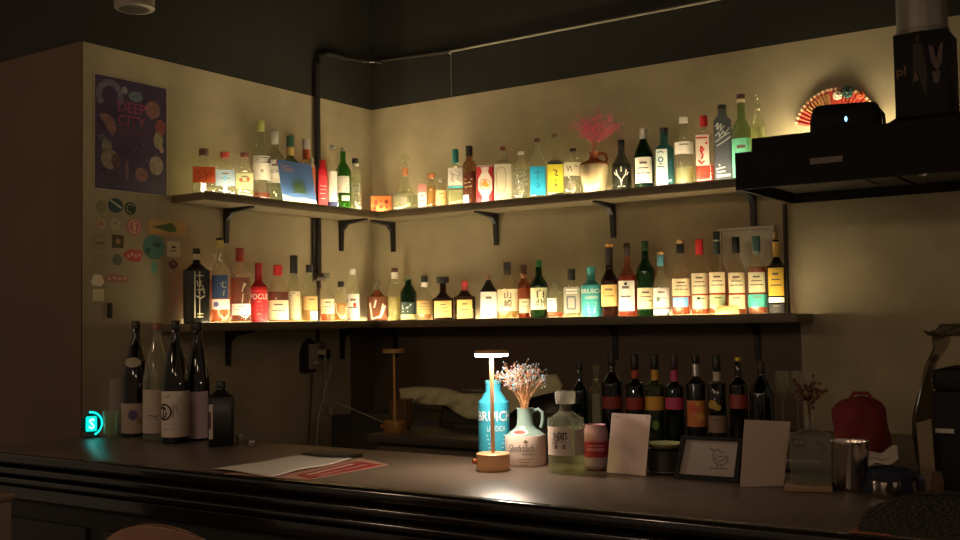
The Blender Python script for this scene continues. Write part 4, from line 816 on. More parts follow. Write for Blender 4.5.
# ================================================================== BACK COUNTER
bw = mat('3a3028', .35, noise=.15, scale=6)
t = thing('back_counter', 'dark back counter behind the bar carrying bottles, cloth and lamp', 'counter', (2.2, 0, 0))
MB().box(-1.2, 1.6, -1.235, -.45, ZB-.03, ZB).build('worktop', bw, t, bevel=.003)
MB().box(-1.18, 1.6, -1.20, -.47, .1, ZB-.0305).build('cabinet_body', mat('4a3f30', .5, noise=.1), t)
for i in range(4):
    x0 = -1.16+i*.69
    d = MB().box(x0, x0+.67, -1.218, -1.2005, .14, ZB-.075).build('door', mat('4e4434', .45), t, bevel=.002)
    MB().box(x0+.25, x0+.42, -1.236, -1.2185, ZB-.13, ZB-.118).build('handle', mat('6a6458', .35, .7), d)
t = thing('corner_cabinet', 'dark low cabinet in the corner below the hanging cables', 'cabinet', (.665, -.5, 0))
MB().box(-.28, .30, -.25, .2, .05, 1.06).build('body', mat('1e1a16', .6), t, bevel=.004)
MB().box(-.25, .27, -.262, -.2505, .1, 1.0).build('door', mat('26211c', .5), t, bevel=.003)
# machine with cloth
q = P(440, 425, 1, -.9)
t = thing('countertop_machine', 'dark low countertop machine hidden under a draped cloth', 'machine', (1.36, -.80, ZB+.0004))
b = MB(); b.loft([(0, .29, .13, 8), (.10, .28, .12, 8), (.135, .24, .10, 8)], 36); b.build('housing', mat('2a241e', .4), t)
b = MB(); b.box(-.24, .24, -.138, -.131, .02, .07); b.build('front_panel', mat('3a342c', .3), t)
cl = mat('b0a880', .9, noise=.08, scale=30, bump=.2)
def cloth(lab, ax, ay, pts_top, pts_bot, Yt, Yb, nm='tea_towel', seed=1):
    """cloth hanging forward over the machine: top edge pixels to bottom edge pixels"""
    n = 26; rows = 8; vs = []; fs = []
    def samp(ps, s):
        L = (len(ps)-1)*s; i = min(int(L), len(ps)-2); f_ = L-i
        return (ps[i][0]+(ps[i+1][0]-ps[i][0])*f_, ps[i][1]+(ps[i+1][1]-ps[i][1])*f_)
    for r in range(rows+1):
        for i in range(n+1):
            s = i/n; tt = r/rows; a = samp(pts_top, s); b_ = samp(pts_bot, s)
            u = a[0]+(b_[0]-a[0])*tt; v = a[1]+(b_[1]-a[1])*tt
            Y = Yt+(Yb-Yt)*tt**.5+.010*sin(9*s*pi+seed)*(.3+tt)+.006*sin(23*s+seed*2)
            vs.append(P(u, v, 1, Y))
    W = n+1
    for r in range(rows):
        for i in range(n): fs.append((r*W+i, r*W+i+1, (r+1)*W+i+1, (r+1)*W+i))
    o = MB().add(vs, fs).build(nm, cl, None)
    md = o.modifiers.new('thick', 'SOLIDIFY'); md.thickness = .003
    tag(o, lab, 'cloth'); return o
cloth('crumpled grey-green cloth draped over the machine on the back counter', 0, 0, [(399, 388), (420, 386), (446, 387.5), (462, 393), (482, 393), (500, 387), (520, 381), (556, 372.5), (563, 384)],
      [(402, 408), (408, 406), (416, 404), (444, 404.5), (455, 412), (468, 419), (500, 421), (530, 398), (560, 390)], -.96, -1.0)
t = thing('glass_vase', 'brownish glass vase standing behind the unlit brass lamp', 'vase', tuple(P(402, 429.5, 2, ZB+.0004)), 0)
MB().lathe([(.03, 0), (.042, .02), (.048, .06), (.042, .10), (.046, .115)], 24).build('glass_body', glass('b89868', .4, 'a88a58'), t)
# brass lamps: one builder, the bar one lit
def lamp(lab, x, y, z, k, lit):
    """sizes from the photo: k metres per photo pixel"""
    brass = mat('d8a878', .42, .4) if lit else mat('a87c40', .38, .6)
    t = thing('table_lamp', lab, 'lamp', (x, y, z), hb(x, y), 'brass cordless table lamps')
    MB().lathe([(16.2*k, 0), (16.8*k, .002), (16.8*k, 16.5*k), (16.0*k, 17.2*k), (3*k, 17.4*k)], 40).build('base', brass, t)
    MB().lathe([(2.1*k, 17.4*k), (2.1*k, 113.5*k)], 16).build('pole', brass, t)
    MB().lathe([(16.6*k, 115.8*k), (17*k, 116.2*k), (17*k, 118.6*k), (16.4*k, 119.2*k), (2*k, 119.4*k)], 40).build('lamp_shade', brass, t)
    MB().lathe([(15.6*k, 113.2*k), (16.4*k, 113.8*k), (16.4*k, 115.7*k)], 40).build('diffuser', emis((1, .80, .62, 1), LAMP_STRENGTH) if lit else mat('a8855c', .5), t)
    MB().tube([(-16.5*k, 0, 9*k), (-20*k, -2*k, 9*k)], 2.6*k, 12).build('switch_knob', mat('c8784a', .4, .6), t)
    return t
lp = P(493.3, 470.3, 2, ZC); kl = dep(lp.x, lp.y, 1.2)/F
lamp('lit brass table lamp with glowing disc shade on the bar counter', lp.x, lp.y, ZC+.0004, kl, True)
k2 = dep(lamp2.x, lamp2.y, 1.2)/F
lamp('unlit brass table lamp standing on the back counter', lamp2.x, lamp2.y, ZB+.0004, k2*83/119, False)

# ================================================================== BAR COUNTER
top = mat('65574d', .36, noise=.12, scale=3.5, spec=.5)
edge = mat('17120f', .17, noise=.1, scale=8, coat=.3)
t = thing('bar_counter', 'long dark bar counter with stepped glossy front mouldings', 'bar counter', (0, 0, 0))
XF, YF, YB = .285, -2.295, -1.735; XR = 3.62
MB().box(XF, XR, YF+.004, YB, ZC-.035, ZC).build('counter_top', top, t, bevel=.002)
def rail(name, y0, y1, z0, z1, m=edge, r=.012):
    pts = []
    n = 6
    for i in range(n+1):
        a = pi/2*i/n; pts.append((y0+r-r*sin(a), z1-r+r*cos(a)))
    for i in range(n+1):
        a = pi/2*i/n; pts.append((y0+r-r*cos(a), z0+r-r*sin(a)))
    pts += [(y1, z0), (y1, z1)]
    MB().prism([(XF-.01, y, z) for y, z in pts], (XR-XF+.01, 0, 0)).build(name, m, t)
rail('nosing', YF-.020, YF+.0038, ZC-.034, ZC-.001)
rail('upper_moulding', YF-.030, YF+.02, ZC-.062, ZC-.040, r=.008)
rail('middle_moulding', YF-.042, YF+.02, ZC-.088, ZC-.068, r=.009)
rail('lower_moulding', YF-.020, YF+.02, ZC-.135, ZC-.094, r=.006)
MB().box(XF+.02, XR, YF+.0, YF+.06, .1, ZC-.1355).build('front_panel', mat('120e0b', .6, noise=.15), t)
b = MB()
for i in range(6):
    x0 = XF+.1+i*.56; b.box(x0, x0+.48, YF-.012, YF-.0, .25, ZC-.19)
b.build('panel_relief', mat('120e0b', .6, noise=.15), t, bevel=.004)
MB().box(XF+.0, XF+.03, YF+.061, YB-.02, .0, ZC-.0355).build('end_panel', mat('1e1814', .5), t)
MB().tube([(XF, YF-.07, .22), (XR, YF-.07, .22)], .02, 12).build('foot_rail', mat('6a5a38', .35, .8), t)

# objects on the bar
G = 'large sake bottles at the end of the bar'
def sake(lab, u, w, vt, vs, vn, nw, Y, **k): return bottle(lab, 'CT', u, w, vt, vs, vn, nw, at=(Y, ZC+.0004), grp=G, name='sake_bottle', fixed=True, **k)
sk = mat('c8b8a8', .7); skp = mat('b89ca0', .7); bb = glass('4a2a16', .35, '2e180c')
sake('large brown sake bottle with oval shoulder badge and printed picture label', 136, 28.5, 321, 383, 336, 8, -1.79, gl=bb, cap=(mat('2a1c18', .4), 329, 8.6), soft=1.25, labels=[(121, 152, 402.5, 432, mat('a08878', .7), 0)],
     marks=[dot(133, 362, 8, mat('a89880'), 5), dot(133, 414, 4.5, mat('4a3c6a'), 5), dot(140, 420, 3.2, mat('8a6a3c'), 3), strokes([[(123, 430), (150, 430)], [(123, 426.5), (150, 426.5)]], 1.2, mat('5a4438'))])
sake('large clear sake bottle with plain cream label between two brown ones', 157.0, 27.5, 323, 379, 338, 7.6, -1.835, gl=clear2, cap=(mat('8a5a48', .4), 330, 8.2), soft=1.25, labels=[(140, 172, 389, 432, mat('b8a494', .7), 0)], marks=[strokes([[(148, 415), (152, 414), (155, 416), (158, 414.5)], [(149, 418), (157, 418)]], .9, mat('5a5048'))])
sake('large brown sake bottle whose white label shows a black ring character', 175.5, 27.5, 320.5, 383, 337, 8.2, -1.87, gl=bb, cap=(mat('1c1612', .4), 330, 9), soft=1.25, labels=[(160, 191.5, 390.5, 436, sk, 0)], marks=[hoop(163.5, 411, 6.8, 8.4, ink), strokes([[(158, 408), (163, 406), (166, 409)], [(163, 406), (162, 417)], [(166.5, 411), (165, 416), (160, 418)]], 1.4, ink), strokes([[(165, 396), (170, 395)], [(173, 404), (173, 416)], [(176, 404), (176, 410)], [(164, 428), (171, 428)]], .8, mat('7a6a50'))])
sake('large brown sake bottle with plain pinkish label', 197.6, 24, 322, 384, 338, 8.2, -1.776, gl=bb, cap=(mat('1c1612', .4), 331, 9), soft=1.25, labels=[(181, 207.5, 391, 437.5, skp, 0)])
bottle('angular black liquor bottle with a narrow white strip label beside the sake', 'CT', 221, 25.5, 381.5, 397, 389, 7.5, gl=mat('12100e', .35), at=(-1.87, ZC+.0004), fixed=True, grp='x', name='square_bottle', shape='square', flat=.65, soft=.9, cap=(mat('1a1a24', .4), 388, 9), labels=[(207.5, 213, 403.5, 438, mat('b8a89c', .7), 0)], marks=[strokes([[(210.2, 411), (210.2, 428)]], 2.0, mat('5a2c34'))])['group'] = 'large bottles at the end of the bar'
# neon style light and glass
q = P(91.5, 437.5, 2, ZC); k = dep(q.x, q.y, ZC)/F
t = thing('neon_light', 'small round turquoise glowing light with an S at the bar end', 'lamp', (q.x, q.y, ZC+.0004), hb(q.x, q.y)+.35)
tl = emis('12e8d8', 1.6)
MB().box(-8*k, 8*k, -.012, .012, 0, 2.0*k).build('base', mat('1a2422', .4), t, bevel=.002)
b = MB(); b.tube([(11*k*cos(a), .006, 13.5*k+11.4*k*sin(a)) for a in [2.9*i/24-1.2 for i in range(25)]], 1.1*k, 8); b.build('glowing_ring', tl, t)
MB().prism([(x, .004, z) for x, z in circ(0, 13.5*k, 10*k, 10.4*k, 28)], (0, .004, 0)).build('disc', mat('0a4a48', .2), t)
b = MB(); poly(('f', -.003), circ(0, 13.5*k, 5.2*k, 8*k, 4, pi/4, 2*pi+pi/4), .001, b)
MB().prism([(x, -.001, z) for x, z in ((-4.6*k, 6*k), (4.6*k, 6*k), (5.4*k, 7*k), (5.4*k, 19.5*k), (4.6*k, 21*k), (-4.6*k, 21*k), (-5.4*k, 19.5*k), (-5.4*k, 7*k))], (0, .0045, 0)).build('glowing_panel', emis('0ce0d0', 1.3), t)
text('S', 11*k, 0, 13.6*k, ('f', .0012), emis('8afff0', 2.6), t, fit=6*k, bold=.03)
MB().tube([(11.5*k, .01, 20*k), (17*k, .015, 16*k), (18*k, .015, 8*k), (15*k, .02, 2*k)], 1.4*k, 8).build('glass_loop', glass('c0e8e8', .2), t)
q = P(110.5, 437, 2, ZC); k = dep(q.x, q.y, ZC)/F
t = thing('drinking_glass', 'small clear glass between the turquoise light and the sake bottles', 'glass', (q.x, q.y, ZC+.0004))
MB().lathe([(4.5*k, 0), (6*k, .004), (7.6*k, 26*k), (7.2*k, 26*k), (5.6*k, .008)], 24, caps=True).build('tumbler', clear2, t)
q = P(113, 433, 1, -1.77)
t = boxthing('white_carton', 'slim pale carton standing at the bar end behind the clear glass', 'box', P(113.5, 433, 1, -1.775).x, -1.765, ZC+.0004, hb(.4, -1.77), .042, .02, .192, mat('8a7c6c', .7), part='carton')
for u, v, w_, h_, lab in ((231, 441.5, 5.5, 8, 'tiny metal cup nearest the black bottle'), (239.5, 443, 6.5, 9, 'tiny metal cup, middle of three beside the black bottle'), (252, 446, 8, 5.5, 'low silver dish on the bar beside two tiny metal cups')):
    q = P(u, v+1, 2, ZC); k = dep(q.x, q.y, ZC)/F
    t = thing('small_cup', lab, 'cup', (q.x, max(-9, q.y), ZC+.0004), 0, 'tiny silver cups by the bottles')
    MB().lathe([(w_/2*k*.8, 0), (w_/2*k, .003), (w_/2*k*1.05, h_*k), (w_/2*k*.9, h_*k), (w_/2*k*.75, .006)], 18).build('cup_body', mat('b0a494', .3, .8), t)
# papers
def sheet(lab, pts, z, m, nm='paper_sheet', wav=0, cat='paper', n=10):
    c = [P(u, v, 2, z) for u, v in pts]; vs = []; fs = []
    for i in range(n+1):
        for j in range(n+1):
            a = c[0].lerp(c[1], j/n); b_ = c[3].lerp(c[2], j/n); p = a.lerp(b_, i/n); h = wav*(.5+.5*sin(j*.9+i*.5))*(1 if 0 < i else .3)
            vs.append((p.x, p.y, z+h))
    for i in range(n):
        for j in range(n): a = i*(n+1)+j; fs.append((a, a+1, a+n+2, a+n+1))
    o = MB().add(vs, fs).build(nm, m, None); md = o.modifiers.new('thick', 'SOLIDIFY'); md.thickness = .0006; md.offset = -1
    tag(o, lab, cat); return o
t = thing('menu_sheet', 'red and brown printed menu lying under the white paper', 'menu', (0, 0, 0))
c = [P(u, v, 2, ZC+.0006) for u, v in ((224, 474), (352, 456), (388.5, 464.7), (308, 480))]
def flat(pts, z, m, nm, par, th=.0005): return MB().prism([(p.x, p.y, z) for p in pts], (0, 0, -th)).build(nm, m, par, smooth=False)
flat(c, ZC+.0010, mat('b88a74', .6), 'paper', t)
c3 = [P(u, v, 2, ZC+.0014) for u, v in ((296, 475), (357, 461.3), (383, 464.6), (309, 479))]
flat(c3, ZC+.0014, mat('9a2c28', .5), 'red_panel', t, .0003)
def stripe(a, b_, w1, m, nm):
    flat([P(a[0], a[1], 2, ZC+.0017), P(b_[0], b_[1], 2, ZC+.0017), P(b_[0]+w1, b_[1]+.4*w1/4, 2, ZC+.0017), P(a[0]+w1, a[1]+.4*w1/4, 2, ZC+.0017)], ZC+.0018, m, nm, t, .0003)
stripe((306, 474.5), (352, 463.6), 3, mat('d8b8a4', .6), 'pale_stripe'); stripe((318, 475.2), (366, 464.2), 1.6, mat('c89890', .6), 'pale_stripe')
sheet('white crumpled paper sheet lying on the bar over the red menu', [(213, 469), (300, 455), (353, 459.5), (272, 477)], ZC+.0035, mat('d8ccbc', .8), wav=.004)
q = P(327, 458, 2, ZC)
boxthing('black_tray', 'low black tray behind the white paper on the bar', 'tray', q.x, q.y+.02, ZC+.0004, 0, .17, .07, .012, mat('14110e', .4), part='tray_body')
# turquoise bottle on bar
kb = lambda Y, u: dep(P(u, 450, 1, Y).x, Y, ZC)/F
bottle('tall turquoise painted bottle with white lettering behind the lit lamp', 'CT', 493.5, 31.4, 380, 402, 391, 15.5, gl=mat('3aa4c0', .3), at=(-1.785, ZC+.0004), grp='bottles on the bar by the lit lamp', soft=.8, cap=(mat('58b8c8', .35), 384, 16.5),
       texts=[('BRUICH', 479.2, 509.5, 410, 420, mat('e0e8e8', .5)), ('LADDICH', 487, 504, 424.5, 430, mat('c8dce0', .5))], marks=[strokes([[(486, 434), (505, 434)], [(487, 438), (505, 438)], [(488, 442), (504, 442)], [(488, 446), (503, 446)]], 1.4, mat('a8d0d8'))])
# ceramic whisky jug with dried flowers
q = P(526, 464.5, 2, ZC); k = dep(q.x, q.y, ZC)/F; RJ = 20.6*k; cer = mat('e0cec0', .3); cel = mat('7c948e', .25)
t = thing('ceramic_jug', 'squat ceramic whisky jug with celadon shoulders and a red oval seal', 'jug', (q.x, q.y, ZC+.0004), hb(q.x, q.y))
J = lambda v: zat(q.x, q.y, 525, v)-ZC
MB().lathe([(RJ*.96, 0), (RJ, .004), (RJ, J(437)), (RJ*.97, J(434.5))], 44).build('body', cer, t)
MB().lathe([(RJ*.968, J(434.6)), (RJ*.9, J(433.8)), (RJ*.7, J(430.8)), (RJ*.5, J(427.8)), (RJ*.41, J(424.5)), (RJ*.38, J(416)), (RJ*.38, J(411)), (RJ*.42, J(408)), (RJ*.36, J(408.4)), (RJ*.3, J(412))], 40, caps=False).build('shoulder', cel, t)
MB().tube([(RJ*.34, 0, J(412)), (RJ*.62, 0, J(409.5)), (RJ*.84, 0, J(413)), (RJ*.86, 0, J(420)), (RJ*.76, 0, J(428))], 1.9*k, 10).build('handle', cel, t)
text('Glenfiddich', 7*k, -.25*RJ, J(446), ('c', RJ), mat('3a342c', .7), t, fit=26*k)
text('WHISKY', 2.2*k, .1*RJ, J(452), ('c', RJ), mat('5a5040', .7), t, fit=12*k, name='small_lettering')
b = MB(); S = ('c', RJ)
for v, a_, b__ in ((457, -.35, .35), (460, -.3, .2), (463, -.25, .1)): patch(S, a_*RJ, b__*RJ, J(v), J(v)+.0012, off=.0008, n=6, mb=b)
poly(S, [(-.12*RJ, J(440)), (0, J(437.6)), (.12*RJ, J(440)), (0, J(441.4))], .001, b)
b.build('fine_print', mat('7a7060', .8), t)
# seal lying on the cone
b = MB(); cen = Vector((-.34*RJ, -.50*RJ, J(427.5))); nrm = Vector((-.34, -.55, .75)).normalized(); ux = nrm.cross(Vector((0, 0, 1))).normalized(); ux = -ux; uz = nrm.cross(ux); uz = uz if uz.z > 0 else -uz
el = lambda r1, r2, o: [cen+nrm*o+ux*r1*cos(2*pi*i/24)+uz*r2*sin(2*pi*i/24)+(ux*.0) for i in range(24)]
def cone_mark(r1, r2, off, m, nm, par):
    a0 = -pi/2-.42; r0 = .735*RJ; z0 = J(431.3); c_, s__ = .83, .56; pts = []
    for i in range(29):
        if i == 28: x, y = 0, 0
        else: x, y = r1*cos(2*pi*i/28), r2*sin(2*pi*i/28)
        r = r0-y*c_; z = z0+y*s__; a = a0+x/r0; r += off*s__; z += off*c_
        pts.append((r*cos(a), r*sin(a), z))
    return MB().add(pts, [(28, i, (i+1) % 28) for i in range(28)]).build(nm, m, par)
s_ = cone_mark(9.2*k, 5*k, .0012, mat('c8c0b8', .4), 'seal', t)
cone_mark(6.4*k, 3*k, .0018, mat('b8443c', .5), 'seal_emblem', s_)
rnd = random.Random(5); t = thing('dried_flower_bunch', 'tiny white and pale blue dried flowers standing in the ceramic jug', 'flowers', (q.x, q.y, ZC+J(408)+.001), hb(q.x, q.y))
s = MB(); f1 = MB(); f2 = MB(); f3 = MB()
for i in range(60):
    ax_ = rnd.gauss(-.10, .52); ax_ = max(-1.05, min(.75, ax_)); hh = rnd.uniform(24, 41)*k*(1-.12*abs(ax_)); tipx = ax_*25*k-1*k
    tip = Vector((tipx, rnd.uniform(-.02, .02), hh)); mid = Vector((tipx*.32, tip.y*.4, hh*.45))
    s.tube([(rnd.uniform(-.006, .006), rnd.uniform(-.006, .006), -.01), mid, tip], .0008, 4, .5)
    for j in range(10):
        c = tip+Vector([rnd.gauss(0, .0085) for _ in range(3)])
        if c.z < 15*k: continue
        s.tube([tip*.8+mid*.2, c], .00035, 3); rnd.choice([f1, f1, f1, f2, f3]).ball(c, rnd.uniform(.0011, .0023), 6, 4)
s.build('stems', mat('a87a50', .8), t); f1.build('pale_blossoms', mat('8c9ca2', .8), t); f2.build('blue_blossoms', mat('5a9ab0', .8), t); f3.build('pink_blossoms', mat('b87a78', .8), t)
# glass-stoppered spirit bottle
def disc_stop(t, H, k):
    MB().lathe([(9.2*k, H-12.5*k), (10*k, H-11*k), (10.6*k, H-2*k), (10*k, H), (8*k, H)], 28).build('stopper', glass('dcd8cc', .3, 'e0dcd0'), t)
    MB().lathe([(5.4*k, H-20*k), (6*k, H-19*k), (6*k, H-13*k), (5.6*k, H-12.6*k)], 24).build('cork', mat('3a2a22', .6), t)
bottle('clear faceted bottle with glass disc stopper and brush character label', 'CT', 565.7, 36.8, 391, 418, 410, 12, vneck=404, gl=glass('f6f8ea', .07, 'e4e8cc'), at=(-1.878, ZC+.0004), grp='bottles on the bar by the lit lamp', shape='round', soft=.7, liq=(glass('f0f2da', .12, 'd8dcb8'), 427), stopper=disc_stop,
       labels=[(548, 571.5, 425.5, 453.5, mat('ccbcae', .7, trans=.1), 0), (573.5, 584.2, 428, 453.5, mat('b8a89c', .7, trans=.1), 0)], texts=[('響', 553, 567, 430, 447, mat('3a3634', .8))], marks=[strokes([[(551, 436), (551, 446)], [(569.2, 440), (569.2, 447)]], .6, grey)], foot=.012)
# can
q = P(596.5, 469.6, 2, ZC); k = dep(q.x, q.y, ZC)/F; rc = 12*k; Jc = lambda v: zat(q.x, q.y, 596, v)-ZC
t = thing('drinks_can', 'pink and white drinks can with red band beside the propped card', 'can', (q.x, q.y, ZC+.0004), hb(q.x, q.y))
Hc = Jc(424.5)
MB().lathe([(rc*.8, 0), (rc*.86, .001), (rc, .008), (rc, Hc-.013), (rc*.84, Hc-.003), (rc*.86, Hc), (rc*.8, Hc), (rc*.78, Hc-.003)], 36).build('can_body', mat('c09298', .35, .3), t)
patch(('c', rc), -rc*2.6, rc*2.6, Jc(456), Jc(441), n=40).build('red_band', mat('a82c3c', .4), t)
patch(('c', rc), -rc*2.6, rc*2.6, .010, Jc(457), n=40).build('pale_band', mat('b8a0a0', .4), t)
b = MB(); patch(('c', rc), -rc*.8, rc*.7, Jc(450), Jc(447), off=.0015, mb=b); patch(('c', rc), -rc*.7, rc*.8, Jc(445.5), Jc(444), off=.0015, mb=b); patch(('c', rc), -rc*.8, rc*.8, Jc(440.4), Jc(438.6), off=.0015, mb=b); b.build('can_print', mat('c87888', .4), t)
# cards
def card(nm, lab, cat, pts, Yb, m, th=.0016, lean=.05):
    """upright card: pixel corners top-left, top-right, bottom-right, bottom-left, leaning away"""
    A, B = P(*pts[3], 2, ZC+.001), P(*pts[2], 2, ZC+.001)
    d = (B-A); d.z = 0; L = d.length; d.normalize(); nn = Vector((-d.y, d.x, 0))
    t = thing(nm, lab, cat, tuple(A), math.atan2(d.y, d.x))
    # plane through A,B leaning back by `lean` per metre
    def loc(u, v):
        r = ray(u, v); N = (nn-Vector((0, 0, lean))); N.normalize()
        tt = (A-CAMP).dot(N)/r.dot(N); p = CAMP+r*tt-A; return (p.dot(d), p.dot(nn), p.z)
    return t, loc
t, loc = card('menu_card', 'plain white card propped upright beside the pink can', 'card', [(611.8, 413), (650.7, 415), (645.5, 476), (606.7, 472.3)], 0, None, lean=.22)
pw = mat('c4acA4'.lower(), .8)
MB().prism([loc(606.7, 472.3), loc(645.5, 476), loc(650.7, 415), loc(611.8, 413)], (0, .0014, 0)).build('card', pw, t, smooth=False)
b = MB()
for u, v in ((614.5, 416.2), (617.5, 416.6), (647.5, 417.8)): b.add([Vector(loc(u+x, v+y))-Vector((0, .0006, 0)) for x, y in ((-.9, -.9), (.9, -.9), (.9, .9), (-.9, .9))], [(0, 1, 2, 3)])
b.build('corner_marks', grey, t)
t, loc = card('menu_card', 'plain white card propped upright between picture frame and flower bottle', 'card', [(744.6, 419.6), (790.7, 421.6), (783.5, 486), (740.5, 486.6)], 0, None, lean=.22)
MB().prism([loc(740.2, 486.8), loc(783.5, 486), loc(790.7, 421.6), loc(744.6, 419.6)], (0, .0014, 0)).build('card', mat('b09a8c', .8), t, smooth=False)
t, loc = card('picture_frame', 'black framed ink drawing of a bird leaning on the bar', 'picture', [(680.5, 436), (742.7, 438.5), (739, 483), (673.5, 478.5)], 0, None, lean=.35)
O = [(673.5, 478.5), (738, 483), (742.7, 438.5), (681, 436)]; I = [(678, 474), (733.5, 477.5), (738, 441.5), (685, 439)]
b = MB()
for i in range(4): j = (i+1) % 4; b.prism([loc(*O[i]), loc(*O[j]), loc(*I[j]), loc(*I[i])], (0, .012, 0))
b.build('frame', mat('13100e', .7, spec=.2), t, smooth=False)
MB().prism([Vector(loc(*p))+Vector((0, .006, 0)) for p in I], (0, .004, 0)).build('drawing_sheet', mat('94867c', .7), t, smooth=False)
b = MB()
def pen(lines, w_, yo=.0052):
    for ln in lines:
        for (a0, b0), (a1, b1) in zip(ln, ln[1:]):
            dx, dy = a1-a0, b1-b0; L = math.hypot(dx, dy) or 1; nx, ny = -dy/L*w_/2, dx/L*w_/2
            b.add([Vector(loc(x, y))+Vector((0, yo, 0)) for x, y in ((a0+nx, b0+ny), (a0-nx, b0-ny), (a1-nx, b1-ny), (a1+nx, b1+ny))], [(0, 1, 2, 3)])
pen([[(708, 450), (711, 448.5), (713, 451), (712, 455), (714, 459), (718, 462), (722, 460), (726, 456), (727, 460), (724, 464), (719, 465), (714, 463), (711, 458)], [(714, 451), (718, 449), (720, 453), (723, 452)], [(716, 456), (720, 457), (723, 456)],
     [(716, 464), (716, 468)], [(720, 465), (720, 468)], [(709, 468.5), (726, 469)]], .8)
b.build('bird_drawing', mat('5a585c', .8), t)
# plate and bowl behind the frame
t = thing('serving_bowl', 'dark round bowl with pale rim between card and picture frame', 'bowl', (P(665, 460, 1, -1.765).x, -1.765, ZC+.0004))
k = kb(-1.765, 665)*.86
bowl = MB().lathe([(13*k, 0), (20*k, .006), (20*k, 20*k), (20.6*k, 26*k), (19.4*k, 26*k), (18*k, 10*k)], 36); bowl.build('bowl_body', mat('3a3634', .3), t)
MB().lathe([(13.2*k, 0), (20.6*k, .0035), (20.4*k, .006), (13*k, .003)], 36).build('base_highlight', mat('7a7468', .3), t)  # paler ring is a painted highlight along the bowl's lower curve
t = thing('small_plate', 'pale green plate resting on the dark round bowl', 'plate', (P(665, 460, 1, -1.765).x, -1.765, ZC+26*k+.0012))
MB().lathe([(10*k, 0), (20*k, 4*k), (23*k, 7.4*k), (22.4*k, 7.6*k), (10*k, 2*k)], 36).build('dish', mat('a8a878', .35), t)
# flower bottle on a coaster
qb = P(808.5, 489.5, 2, ZC)
boxthing('wooden_coaster', 'pale wooden board under the square flower bottle', 'coaster', qb.x, qb.y+.0, ZC+.0004, hb(qb.x, qb.y), .098, .085, .013, mat('8a7058', .6), part='board')
t = bottle('clear square bottle on wooden board holding dried flowers', 'CT', 810, 40, 415, 434, 427, 9, gl=glass('f0f0e6', .12, 'c8c8b8'), at=(qb.y, ZC+.0138), grp='x', name='flower_bottle', shape='square', flat=.7, soft=.7, marks=[strokes([[(793, 438), (805, 438), (805, 445), (793, 445), (793, 438)], [(815, 440), (824, 446), (818, 455), (826, 462)], [(793, 472), (800, 470), (802, 478)]], 1.4, mat('4a4a40'))])
del t['group']
bx, by = t.location.x, t.location.y
spray('dried_flower_bunch', 'rusty brown dried flowers rising from the square bottle', 'flowers', (bx, by, zat(bx, by, 808, 414)), hb(bx, by), 12, .05, .095, mat('5a4428', .8), mat('5a3424', .8), .005, 8, 4, lean=-.1)
# ribbed metal cup
q = P(851, 489, 2, ZC); k = dep(q.x, q.y, ZC)/F
t = thing('metal_tumbler', 'fluted polished steel tumbler beside the flower bottle', 'tumbler', (q.x, q.y, ZC+.0004))
Hm = 48*k; vs = []; fs = []; n = 64
st = mat('c8bcb0', .22, 1.0)
rows = [(0, .94), (.05, 1), (.93, 1.02), (.95, 1.05), (1, 1.05)]
for h, r in rows:
    for i in range(n):
        a = 2*pi*i/n; rr = 18*k*r*(1+(.05 if i % 8 < 4 else 0)*(.05 < h+.01 < .94)); vs.append((rr*cos(a), rr*sin(a), h*Hm))
for j in range(len(rows)-1):
    for i in range(n): fs.append((j*n+i, j*n+(i+1) % n, (j+1)*n+(i+1) % n, (j+1)*n+i))
fs.append(tuple(reversed(range(n)))); 
b = MB().add(vs, fs); b.build('fluted_wall', st, t)
MB().lathe([(18*k, Hm*.9), (2*k, Hm*.895)], 32).build('liquid', mat('241814', .1), t)
q2 = P(886, 497, 2, ZC); k2_ = dep(q2.x, q2.y, ZC)/F
t = thing('metal_cup', 'short ribbed steel cup in front of the blue folded cloth', 'cup', (q2.x, q2.y, ZC+.0004))
vs = []; fs = []; Hm = 16*k2_
for h, r in ((0, .9), (.1, 1), (.95, 1.05), (1, 1.08)):
    for i in range(n): a = 2*pi*i/n; rr = 13*k2_*r*(1+(.06 if i % 8 < 4 else 0)*(h < .96)); vs.append((rr*cos(a), rr*sin(a), h*Hm))
fs = [(j*n+i, j*n+(i+1) % n, (j+1)*n+(i+1) % n, (j+1)*n+i) for j in range(3) for i in range(n)]+[tuple(reversed(range(n))), tuple(range(3*n, 4*n))]
MB().add(vs, fs).build('ribbed_wall', st, t)
# clutter at the far end
def lump(nm, lab, cat, cx_, cy_, z0, rx, ry, h, m, seed=1, part='body'):
    rnd = random.Random(seed); ph = [rnd.uniform(0, 6.28) for _ in range(6)]
    t = thing(nm, lab, cat, (cx_, cy_, z0)); prof = []; seg = 40; vs = []; fs = []; rows = 14
    for j in range(rows+1):
        s_ = j/rows; r = math.sin(pi*(.12+.88*s_)*.5+.0)
        pr = (1-.12*s_**3)*(1 if s_ < .75 else math.sqrt(max(0, 1-((s_-.75)/.25)**2))*.96+.04)
        for i in range(seg):
            a = 2*pi*i/seg; wv = 1+.07*sin(3*a+ph[0]+3*s_)+.05*sin(5*a+ph[1]-5*s_)+.03*sin(9*a+ph[2]+8*s_)
            vs.append((rx*pr*wv*cos(a), ry*pr*wv*sin(a), h*s_))
    for j in range(rows):
        for i in range(seg): fs.append((j*seg+i, j*seg+(i+1) % seg, (j+1)*seg+(i+1) % seg, (j+1)*seg+i))
    fs += [tuple(reversed(range(seg))), tuple(range(rows*seg, (rows+1)*seg))]
    MB().add(vs, fs).build(part, m, t); return t
q = P(843, 430, 1, -1.25); k = dep(q.x, -1.25, 1.1)/F
